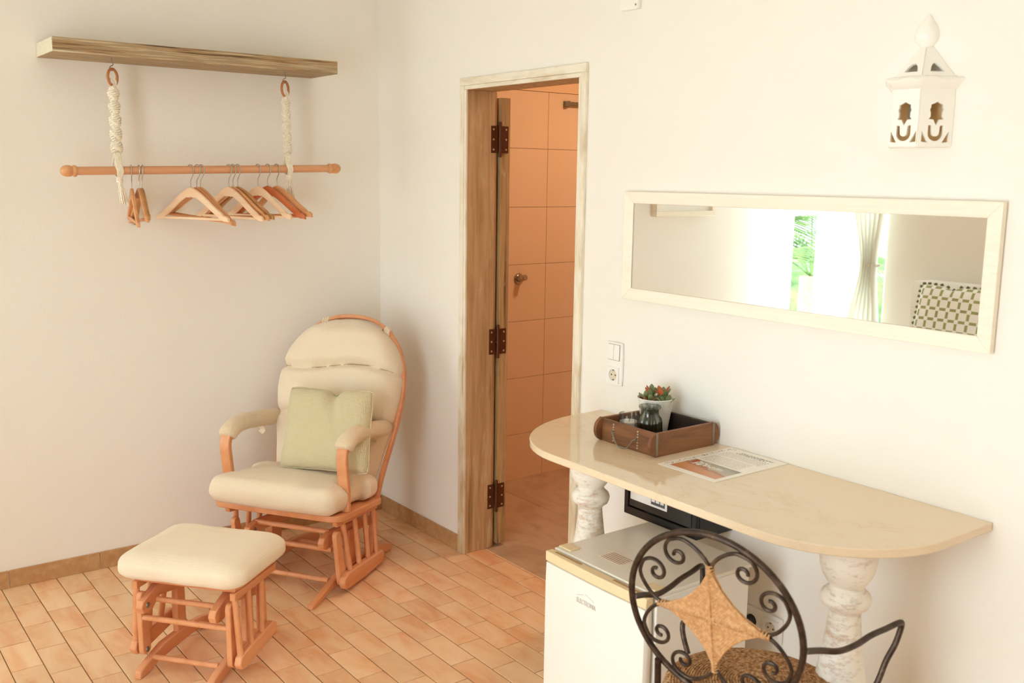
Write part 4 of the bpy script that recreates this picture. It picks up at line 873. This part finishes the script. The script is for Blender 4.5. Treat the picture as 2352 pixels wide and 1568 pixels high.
# back hoop
rho = R(21); a0 = -.232; nb = Vector((math.cos(rho), 0, math.sin(rho))); ub = Vector((-math.sin(rho), 0, math.cos(rho))); OB = Vector((a0, SB + .018, .315))
def bk(v, u, o): return OB + Vector((0, v, 0)) + ub * u + nb * o     # across, up the back, out towards the front
HW = .285
hoop = [(-.238, -.03), (-.250, .10), (-.268, .22), (-.283, .34), (-HW, .44), (-.270, .54), (-.225, .635), (-.150, .708), (-.06, .742), (.06, .742), (.150, .708), (.225, .635), (.270, .54), (HW, .44), (.283, .34), (.268, .22), (.250, .10), (.238, -.03)]
obj('back_hoop', MB().sweep(spline([bk(v, u, 0) for v, u in hoop], 5), [(-.008, -.014), (.008, -.014), (.008, .014), (-.008, .014)], tuple(nb)), 'beech', gl, bevel=.003)
for v in (-.14, -.05, .05, .14): obj('back_slat', MB().sweep([bk(v * .9, -.02, -.004), bk(v * 1.1, .70, -.004)], [(-.012, -.004), (.012, -.004), (.012, .004), (-.012, .004)], tuple(nb)), 'beech', gl)
obj('back_rail', MB().beam(bk(-.235, -.012, 0), bk(.235, -.012, 0), .03, .022, tuple(nb)), 'beech', gl, bevel=.003)
# back cushion: three padded sections with seams
def hw(u): # half width of cushion at height u
    if u < .44: return .212 + (.287 - .212) * min(1, (u / .40)) ** .8
    t_ = min(1, (u - .44) / .285); return .287 * math.sqrt(max(0, 1 - t_ ** 2.3))
nu, nv = 60, 40; vs = []; seams = [lambda v: .292 - .010 * v / .28, lambda v: .505 + .016 * math.sin(v * 11.5 + .4)]
def height(u, v, h):
    e = (1 - min(1, abs(v) / max(h, .001)) ** 5) ; eu = min(1, (u + .004) / .05) * 1.0; et = min(1, max(0, (.727 - u)) / .07)
    th = .105 * (e ** .45) * (max(0, eu) ** .5) * (max(0, et) ** .5)
    for k, s in enumerate(seams): d = abs(u - s(v)); th -= (.040 if k else .034) * math.exp(-(d / .013) ** 2) * (e ** .4); th += .008 * math.exp(-((d - .06) / .05) ** 2)
    for vv, s_ in ((-.05, 1), (.02, .8), (.06, .7), (.10, 1), (-.12, .6), (.0, -.9), (-.075, -1), (-.1, -.7)):
        d = (u - .505) * (1 if s_ > 0 else -1)
        if 0 < d < .13: th -= .0065 * abs(s_) * math.exp(-((v - vv - d * .25) / .0045) ** 2) * (1 - d / .13) * min(1, d / .02)
    return th + .004 * noise.noise(Vector((u * 9, v * 9, 2))) * e
for i in range(nu + 1):
    u = .727 * i / nu; h = max(hw(u), .001); d1 = min(abs(u - seams[0](h)), abs(u - seams[1](h))); h -= .012 * math.exp(-(d1 / .012) ** 2)
    for j in range(nv + 1):
        q = -math.cos(PI * j / nv); v = q * h; vs.append(bk(v, u + .004, .008 + max(height(u, v, h), .004) if 0 < j < nv else .012))
fs = [(i * (nv + 1) + j, i * (nv + 1) + j + 1, (i + 1) * (nv + 1) + j + 1, (i + 1) * (nv + 1) + j) for i in range(nu) for j in range(nv)]
bc = MB().add(vs, fs); n0 = len(vs)
vs2 = []
for i in range(nu + 1):
    u = .727 * i / nu; h = max(hw(u), .001)
    for j in range(nv + 1): q = -math.cos(PI * j / nv); vs2.append(bk(q * h * .985, u + .004, .006))
bc.add(vs2, [tuple(reversed(f)) for f in fs])
side = []
for i in range(nu): side += [(i * (nv + 1), (i + 1) * (nv + 1), n0 + (i + 1) * (nv + 1), n0 + i * (nv + 1)), (i * (nv + 1) + nv, (i + 1) * (nv + 1) + nv, n0 + (i + 1) * (nv + 1) + nv, n0 + i * (nv + 1) + nv)]
for j in range(nv): side += [(j, j + 1, n0 + j + 1, n0 + j), (nu * (nv + 1) + j, nu * (nv + 1) + j + 1, n0 + nu * (nv + 1) + j + 1, n0 + nu * (nv + 1) + j)]
bc.f += side
obj('back_cushion', bc, 'cream_fabric', gl, smooth=85)
st = MB(); st.tube([bk(v, seams[1](v) + .004, .0135 + height(seams[1](v), v, .28)) for v in [(-.255 + .51 * k / 40) for k in range(41)]], .0011, 5)
obj('seam_stitching', st, 'mirror_edge', gl)
for v, u in ((-.128, .718), (.175, .688)):
    mb = MB(); d = Vector((0, 1, 0)) if v < 0 else Vector((0, .8, 0)) - ub * .5
    c_ = bk(v, u, 0)
    for k in range(3): mb.tube([c_ + d.normalized() * (k - 1) * .010 + nb * (.019 * math.cos(a)) + (ub if v < 0 else ub) * (.014 * math.sin(a)) for a in [2 * PI * i / 14 for i in range(14)]], .006, 6, True)
    obj('fabric_tie', mb, 'cream_fabric', gl)
# loose pillow on the chair
pw = thing('throw_pillow', (0, 0, 0), 0, 'square sage-beige woven throw pillow leaning on the rocking chair', 'pillow')
pwm = MB(); n = 34; W2, H2 = .198, .168
def pil(sgn):
    vs = []
    for i in range(n + 1):
        for j in range(n + 1):
            u = -1 + 2 * i / n; v = -1 + 2 * j / n; e = ((1 - u ** 4) * (1 - v ** 4)) ** .55
            x = u * W2 * (1 - .045 * (1 - v * v) * 1); y = v * H2 * (1 - .05 * (1 - u * u)); z = sgn * .058 * e
            if sgn > 0: z -= .026 * math.exp(-((u - .10 - (1 - v) * .22) / .12) ** 2) * max(0, (v + .15)) * (1 if v < .98 else .5) ; z += .006 * noise.noise(Vector((u * 2.5, v * 2.5, 0))) * e
            y -= .022 * math.exp(-((u - .10) / .13) ** 2) * max(0, v) ** 3
            x *= 1 - .03 * v; k_ = 1 - .055 * (u * v) ** 6; vs.append((x * k_, y * k_, z))
    return vs
F_ = [(i * (n + 1) + j, i * (n + 1) + j + 1, (i + 1) * (n + 1) + j + 1, (i + 1) * (n + 1) + j) for i in range(n) for j in range(n)]
pwm.add(pil(1), F_); pwm.add(pil(-1), F_)
gm = Matrix.Translation(gl.location) @ Matrix.Rotation(HD, 4, 'Z')
prho = R(17); nbp = Vector((math.cos(prho), 0, math.sin(prho))); ubp = Vector((-math.sin(prho), 0, math.cos(prho)))
sp_ = Vector((0, 1, 0)); m = Matrix(((sp_.x, ubp.x, nbp.x, 0), (sp_.y, ubp.y, nbp.y, 0), (sp_.z, ubp.z, nbp.z, 0), (0, 0, 0, 1)))
pc = Vector((-.095, .064, .611))
pw.matrix_world = gm @ Matrix.Translation(pc) @ m @ Matrix.Rotation(R(1.5), 4, 'Z')
obj('pillow_cover', pwm, 'pillow_weave', pw, smooth=85)
obj('piped_edge', MB().tube([Vector(pil(1)[k]) * 1.0 for k in ([i * (n + 1) for i in range(n + 1)] + [n * (n + 1) + j for j in range(1, n + 1)] + [i * (n + 1) + n for i in range(n - 1, -1, -1)] + [j for j in range(n - 1, 0, -1)])], .0028, 6, True), 'pillow_weave', pw)

# footstool (glider ottoman)
ot = thing('glider_footstool', (-1.25, -1.05, 0), R(180 + 39), 'beech gliding footstool with thick cream cushion in front of the rocking chair', 'footstool')
OBs, OSs = -.035, -.010
fp2 = [(-.265, 0), (-.275, .012), (-.268, .036), (-.215, .052), (-.13, .064), (.02, .064), (.07, .052), (.13, .036), (.158, .024), (.162, .0), (.12, 0), (.06, .016), (-.14, .020), (-.20, .012), (-.225, 0)]
def opp(a): return .100 + (.125 - a) * .10     # hanging rail height
for s_ in (-1, 1):
    y = OBs + .130 * s_
    obj('foot_runner', MB().prism(fp2, (0, y - .0125, 0), (1, 0, 0), (0, 0, 1), (0, .025, 0)), 'beech', ot, bevel=.004)
    obj('base_upright', MB().prism([(-.115, .058), (-.06, .058), (-.065, .235), (-.110, .230)], (0, y - .010, 0), (1, 0, 0), (0, 0, 1), (0, .020, 0)), 'beech', ot, bevel=.003)
    yb_ = -.026 + .130 * s_
    obj('upper_bar', MB().prism([(.112, .212), (.140, .218), (.150, .240), (.138, .260), (.060, .288), (-.05, .262), (-.14, .232), (-.15, .214), (-.14, .200), (-.05, .226), (.05, .246), (.09, .216)], (0, yb_ - .0125, 0), (1, 0, 0), (0, 0, 1), (0, .025, 0)), 'beech', ot, bevel=.003)
    yr = OSs + .190 * s_
    obj('hanging_rail', MB().prism([(.098, .058), (.122, .064), (.134, .084), (.124, .106), (.10, .114), (-.09, .134), (-.112, .124), (-.116, .098), (-.10, .086)], (0, yr - .0125, 0), (1, 0, 0), (0, 0, 1), (0, .025, 0)), 'beech', ot, bevel=.005)
    for top, bot in (((.112, .262), (.106, .080)), ((-.085, .250), (-.085, .110))):
        yl = OSs + .160 * s_; w_ = .044; d = Vector((bot[0] - top[0], bot[1] - top[1])).normalized(); n_ = Vector((-d.y, d.x)); pl = []
        for k in range(9): a = PI * k / 8; pl.append(Vector(bot) + n_ * (w_ / 2 * math.cos(a)) + d * (w_ / 2 * math.sin(a)) * .8)
        for k in range(9): a = PI + PI * k / 8; pl.append(Vector(top) + n_ * (w_ / 2 * .85 * math.cos(a)) + d * (w_ / 2 * math.sin(a)) * .9)
        obj('swing_link', MB().prism([tuple(p) for p in pl], (0, yl - .009, 0), (1, 0, 0), (0, 0, 1), (0, .018, 0)), 'beech', ot, bevel=.003)
        obj('bolt', MB().lathe([(0, .005), (.004, .005), (.008, .003), (.0095, 0)], seg=14).xf(Matrix.Translation((bot[0], yl - s_ * .009, bot[1])) @ Matrix.Rotation(R(90 * s_), 4, 'X')), 'zinc', ot)
    obj('bolt', MB().lathe([(0, .005), (.004, .005), (.008, .003), (.0095, 0)], seg=14).xf(Matrix.Translation((.118, yb_ - s_ * .0125, .240)) @ Matrix.Rotation(R(90 * s_), 4, 'X')), 'zinc', ot)
    obj('side_apron', MB().bb((-.145, OSs + .176 * s_ - .010, .292), (.125, OSs + .176 * s_ + .010, .318)), 'beech', ot, bevel=.003)
    for ta, ba in ((.112, .110), (.030, .042), (-.055, -.028)):
        obj('spindle', gtube(MB(), (ta, OSs + .177 * s_, .295), (ba, yr, opp(ba) + .002), .0105), 'beech', ot)
for a_, z_ in ((.064, .238),): obj('dowel', gtube(MB(), (a_, -.026 - .118, z_), (a_, -.026 + .118, z_), .0095), 'beech', ot)
obj('dowel', gtube(MB(), (.118, OSs - .152, .196), (.118, OSs + .152, .196), .0095), 'beech', ot)
for a_, z_ in ((.082, .042), (-.18, .040)): obj('dowel', gtube(MB(), (a_, OBs - .118, z_), (a_, OBs + .118, z_), .0095), 'beech', ot)
obj('seat_board', MB().rbox((-.022, OSs, .327), (.285, .375, .020), (.02, .02, .003), (8, 8, 2)), 'beech', ot, smooth=50)
def ofn(p, u, v, w_):
    x, y, z = p
    if w_ > 0: z += .008 * (1 - u * u) * (1 - v * v) + .003 * noise.noise(Vector((x * 12, y * 12, 5)))
    x += .004 * noise.noise(Vector((y * 12, 1, z * 25))); y += .004 * noise.noise(Vector((x * 12, 9, z * 25)))
    return (x, y, z)
obj('cushion', MB().rbox((-.002, -.006, .380), (.375, .452, .086), (.07, .07, .036), (30, 34, 9), ofn), 'cream_fabric', ot, smooth=80)

# ------------------------------------------------------------------ iron chair with woven star
ch = thing('wrought_iron_chair', (-.56, -2.76, 0), R(14.15), 'wrought iron chair with scrollwork and woven star back, tucked under the table', 'chair')
rk = R(10.95); cb = Vector((-.230, .004, .707)); upv = Vector((-math.sin(rk), 0, math.cos(rk))); rv = Vector((0, -1, 0)); nv_ = upv.cross(rv)
def bp(u, v, o=0): return cb + rv * u + upv * v + nv_ * o
obj('back_ring', MB().tube([bp(.2 * math.cos(a), .2 * math.sin(a)) for a in [2 * PI * i / 72 for i in range(72)]], .0072, 12, True), 'aged_iron', ch)
S_ = .129
def rot2(p, k):
    x, y = p
    for _ in range(k): x, y = -y, x
    return (x, y)
def scroll(sg):
    # from star tip (near right tip, at (.118,0)), bows out to the ring, touches it, then curls inward
    pts = [(.104, .0), (.128, .004 * sg), (.148, .018 * sg), (.166, .042 * sg), (.1735, .066 * sg), (.166, .090 * sg)]
    cx, cy = .138, .079 * sg; a = math.atan2(.090 * sg - cy, .166 - cx); r0 = math.hypot(.166 - cx, .090 * sg - cy)
    for k in range(1, 22):
        t_ = k / 21; aa = a + sg * (2 * PI * 1.15) * t_; rr = r0 * (1 - t_) ** .9 + .006 * t_; pts.append((cx + rr * math.cos(aa) - .010 * t_, cy + rr * math.sin(aa)))
    return pts
for k in range(4):
    for sg in (-1, 1):
        pp = [rot2(p, k) for p in scroll(sg)]; obj('scroll', MB().tube(spline([bp(x, y) for x, y in pp], 3), .0043, 8), 'aged_iron', ch)
rope = MB(); rr = .0022
for k in range(4):
    for i in range(51):
        t_ = .010 + (S_ - .010) * i / 50; pts = []
        for q in range(9):
            w_ = PI / 2 * q / 8; ex = 2.95; x = t_ * math.cos(w_) ** ex; y = t_ * math.sin(w_) ** ex
            bulge = .0085 + .005 * (1 - t_ / S_) - .0065 * math.sin(2 * w_) - .0055 * (i % 2); x, y = rot2((x, y), k); pts.append((x, y, bulge))
        wob = .0008 * math.sin(i * 2.3)
        rope.tube([bp(x + wob, y, b_) for x, y, b_ in pts], rr, 6); rope.tube([bp(x, y + wob, -b_) for x, y, b_ in pts], rr, 6)
    for i in range(19):   # wraps around each arm of the cross
        d = .0 + S_ * i / 18; x, y = rot2((d, 0), k); px_, py_ = rot2((0, 1), k); w_ = .0065 + .006 * (1 - d / S_)
        rope.tube([bp(x + px_ * w_ * math.cos(a), y + py_ * w_ * math.cos(a), .0085 * math.sin(a)) for a in [2 * PI * j / 10 for j in range(10)]], rr, 5, True)
ro = obj('woven_star', rope, 'seagrass_rope', ch, kind='stuff', label='rope woven four-pointed star'); 
obj('star_core', MB().tube([bp(-.12, 0), bp(.12, 0)], .005, 8).tube([bp(0, -.12), bp(0, .12)], .005, 8), 'aged_iron', ch)
# seat: iron hoop, domed rope coils
zs_ = .445; sr = .208
obj('seat_hoop', MB().tube([(sr * math.cos(a), sr * math.sin(a), zs_ - .004) for a in [2 * PI * i / 64 for i in range(64)]], .007, 10, True), 'aged_iron', ch)
seatm = MB(); nc = 64
for i in range(nc):
    r = .006 + (sr + .006 - .006) * i / (nc - 1); m_ = max(10, int(10 + 46 * i / nc)); zz = zs_ + .010 + .016 * (1 - (r / sr) ** 2) - (.010 * max(0, (r - .19) / .02))
    seatm.tube([(r * math.cos(a) * (1 + .012 * math.sin(4 * a)), r * math.sin(a), zz + .0010 * math.sin(12 * a + i) - .0034 * (i % 2)) for a in [2 * PI * j / m_ for j in range(m_)]], .0024, 6, True)
seatm.lathe([(0, zs_ - .012), (sr * .98, zs_ - .010), (sr + .006, zs_ + .002), (sr, zs_ + .006), (0, zs_ + .02)], seg=40)
obj('rush_seat', seatm, 'seat_rope', ch, kind='stuff', label='woven rush seat')
for s_ in (-1, 1):
    kf = 1 if s_ < 0 else .775
    ap = spline([(-.228, .200 * s_, .700), (-.17, .208 * s_, .682), (-.119, .228 * s_ * (1 if s_ < 0 else .89), .668), (-.06, .242 * s_ * (1 if s_ < 0 else .85), .664), (0, .252 * s_ * (1 if s_ < 0 else .83), .666), (.06, .265 * s_ * (1 if s_ < 0 else .80), .664), (.108, .277 * s_ * kf, .664), (.122, .2775 * s_ * kf, .652), (.114, .270 * s_ * kf, .61), (.10, .257 * s_ * (kf + .03 * (s_ > 0)), .57), (.083, .243 * s_, .51), (.06, .212 * s_, .447)], 5)
    obj('arm', MB().tube(ap, .0068, 10), 'aged_iron', ch)
    obj('leg', MB().tube(spline([(.13, .165 * s_, zs_ - .005), (.150, .178 * s_, .30), (.165, .188 * s_, .12), (.18, .2 * s_, .006)], 5), .0075, 10), 'aged_iron', ch)
    obj('leg', MB().tube(spline([(-.215, .14 * s_, .565), (-.195, .150 * s_, zs_ - .01), (-.19, .165 * s_, .30), (-.205, .178 * s_, .12), (-.235, .19 * s_, .006)], 5), .0075, 10), 'aged_iron', ch)
obj('stretcher', MB().tube([(.15 * math.cos(a) - .015, .165 * math.sin(a), .2) for a in [2 * PI * i / 40 for i in range(40)]], .005, 8, True), 'aged_iron', ch)

# ------------------------------------------------------------------ things seen only in the mirror
pn = thing('framed_panel', (-2.06, 0, 1.66), 0, 'plain white framed panel on the left wall, reflected at the mirror top', 'picture')
hw_, hh_ = .25, .25
for a, b, c, d in ((-hw_, hw_, -hh_, -hh_ + .03), (-hw_, hw_, hh_ - .03, hh_), (-hw_, -hw_ + .03, -hh_ + .03, hh_ - .03), (hw_ - .03, hw_, -hh_ + .03, hh_ - .03)):
    obj('frame_rail', MB().bb((a, -.04, c), (b, 0, d)), 'mirror_frame', pn, bevel=.002)
obj('inner_panel', MB().bb((-hw_ + .03, -.015, -hh_ + .03), (hw_ - .03, -.004, hh_ - .03)), 'white_plastic', pn, smooth=None)
def curtain(name, pts, z0, z1, lab, pinch=None):
    t = thing(name, (pts[0][0], pts[0][1], z0), 0, lab, 'curtain'); mb = MB(); nz = 24; vs = []; sp = spline([(x, y, 0) for x, y in pts], 6); c = sum((p.y for p in sp)) / len(sp)
    for k in range(nz + 1):
        z = z0 + (z1 - z0) * k / nz; s_ = 1.0
        if pinch: s_ = 1 - .62 * math.exp(-((z - pinch) / .28) ** 2)
        for p in sp: vs.append((p.x - pts[0][0], c + (p.y - c) * s_ - pts[0][1] - (0 if not pinch else .04 * (1 - s_)), z - z0))
    m_ = len(sp); mb.add(vs, [(k * m_ + i, k * m_ + i + 1, (k + 1) * m_ + i + 1, (k + 1) * m_ + i) for k in range(nz) for i in range(m_ - 1)])
    o = obj('cloth', mb, 'curtain_cloth', t, smooth=85); sl = o.modifiers.new('thick', 'SOLIDIFY'); sl.thickness = .0015
    if pinch: obj('tie_back', MB().tube([(.0 + .03 * math.cos(a) , c - pts[0][1] - .025 + .05 * math.sin(a), pinch - z0) for a in [2 * PI * i / 20 for i in range(20)]], .010, 8, True), 'white_fabric', t)
    return t
curtain('sheer_curtain', [(WX + .06 + .012 * (i % 2), -.22 - .014 * i) for i in range(25)], .03, 2.3, 'thin white curtain hanging straight beside the palm view')
curtain('gathered_curtain', [(WX + .09 + .05 * (i % 2), -.50 - .020 * i) for i in range(13)], .03, 2.3, 'white curtain gathered by a tie-back, reflected in the mirror', 1.13)
bn = thing('white_bench', (-2.85, -1.32, 0), 0, 'white upholstered bench seat under the green lattice cushion', 'bench')
obj('seat', MB().rbox((0, 0, .36), (.46, .80, .70), (.03, .03, .03), (6, 8, 8)), 'white_fabric', bn, smooth=60)
obj('backrest', MB().rbox((-.215, 0, .86), (.09, .80, .42), (.03, .03, .04), (3, 8, 6)), 'white_fabric', bn, smooth=60)
cu_ = thing('lattice_cushion', (0, 0, 0), 0, 'white cushion with green lattice print, reflected in the mirror', 'cushion')
cu_.matrix_world = Matrix.Translation((-2.915, -1.245, .895)) @ Matrix.Rotation(R(-12), 4, 'Y') @ Matrix(((0, 0, 1, 0), (1, 0, 0, 0), (0, 1, 0, 0), (0, 0, 0, 1)))
cm_ = MB(); cm_.add([(x * 1.1, y * 1.02, z * .9) for x, y, z in pil(-1)], F_); cm_.add([(x * 1.1, y * 1.02, -z * .9) for x, y, z in pil(-1)], F_)
obj('cushion_cover', cm_, 'lattice_print', cu_, smooth=85, uvf=lambda p: (p.x / .42 + .5, p.y / .36 + .5))
tf = MB(); e_ = [Vector(pil(-1)[k]) for k in ([i * (n + 1) for i in range(n + 1)] + [n * (n + 1) + j for j in range(1, n + 1)] + [i * (n + 1) + n for i in range(n - 1, -1, -1)] + [j for j in range(n - 1, 0, -1)])]
for k in range(0, len(e_), 3): p = Vector((e_[k].x * 1.12, e_[k].y * 1.04, 0)); tf.box(p, (.014, .014, .012), rz=k)
obj('tufts', tf, 'cushion_olive_tuft', cu_, kind='stuff', smooth=None)
# palm outside the window
pa_ = thing('palm_plant', (-4.75, 1.05, -.12), 0, 'green palm with long fronds outside the window, reflected in the mirror', 'palm')
obj('trunk', MB().tube([(0, 0, 0), (.03, 0, .5), (.0, .02, .95)], .07, 12), 'rustic_beam', pa_)
rg = random.Random(5)
for k in range(13):
    az = 2 * PI * k / 13 + rg.uniform(-.2, .2); el = R(rg.uniform(15, 70)); Ln = rg.uniform(.9, 1.2); pts = []
    for i in range(9): s_ = i / 8; pts.append(Vector((math.cos(az) * Ln * s_ * math.cos(el), math.sin(az) * Ln * s_ * math.cos(el), .95 + Ln * s_ * math.sin(el) - .45 * s_ * s_ * Ln)))
    fr_ = obj('frond', MB().tube(pts, .006, 5), 'palm_green', pa_); lm = MB(); sp = spline(pts, 3)
    for i in range(3, len(sp) - 1):
        tg = (sp[i + 1] - sp[i - 1]).normalized(); sd = tg.cross(Vector((0, 0, 1))).normalized()
        for s_ in (-1, 1):
            ll = .34 * math.sin(PI * (i / len(sp)) ** .8) + .08; e = sp[i] + (sd * s_ * .75 + tg * .6).normalized() * ll - Vector((0, 0, .07 * ll / .3)); mid = (sp[i] + e) / 2 + Vector((0, 0, .015)); wv = tg * .011
            lm.add([sp[i] - wv * .4, sp[i] + wv * .4, mid + wv, e, mid - wv], [(0, 1, 2, 4), (4, 2, 3)])
    obj('leaflets', lm, 'palm_green', fr_, kind='stuff', smooth=None)
hd = tag(obj('garden_hedge', MB().rbox((0, 0, 0), (.5, 2.6, 1.0), (.15, .15, .15), (10, 40, 16), lambda p, u, v, w_: tuple(Vector(p) + Vector((1, 1, 1)) * .08 * noise.noise(Vector(p) * 7))), 'palm_green', None, (-6.6, 2.4, .38), smooth=None), 'low green hedge outside behind the palm', 'hedge')
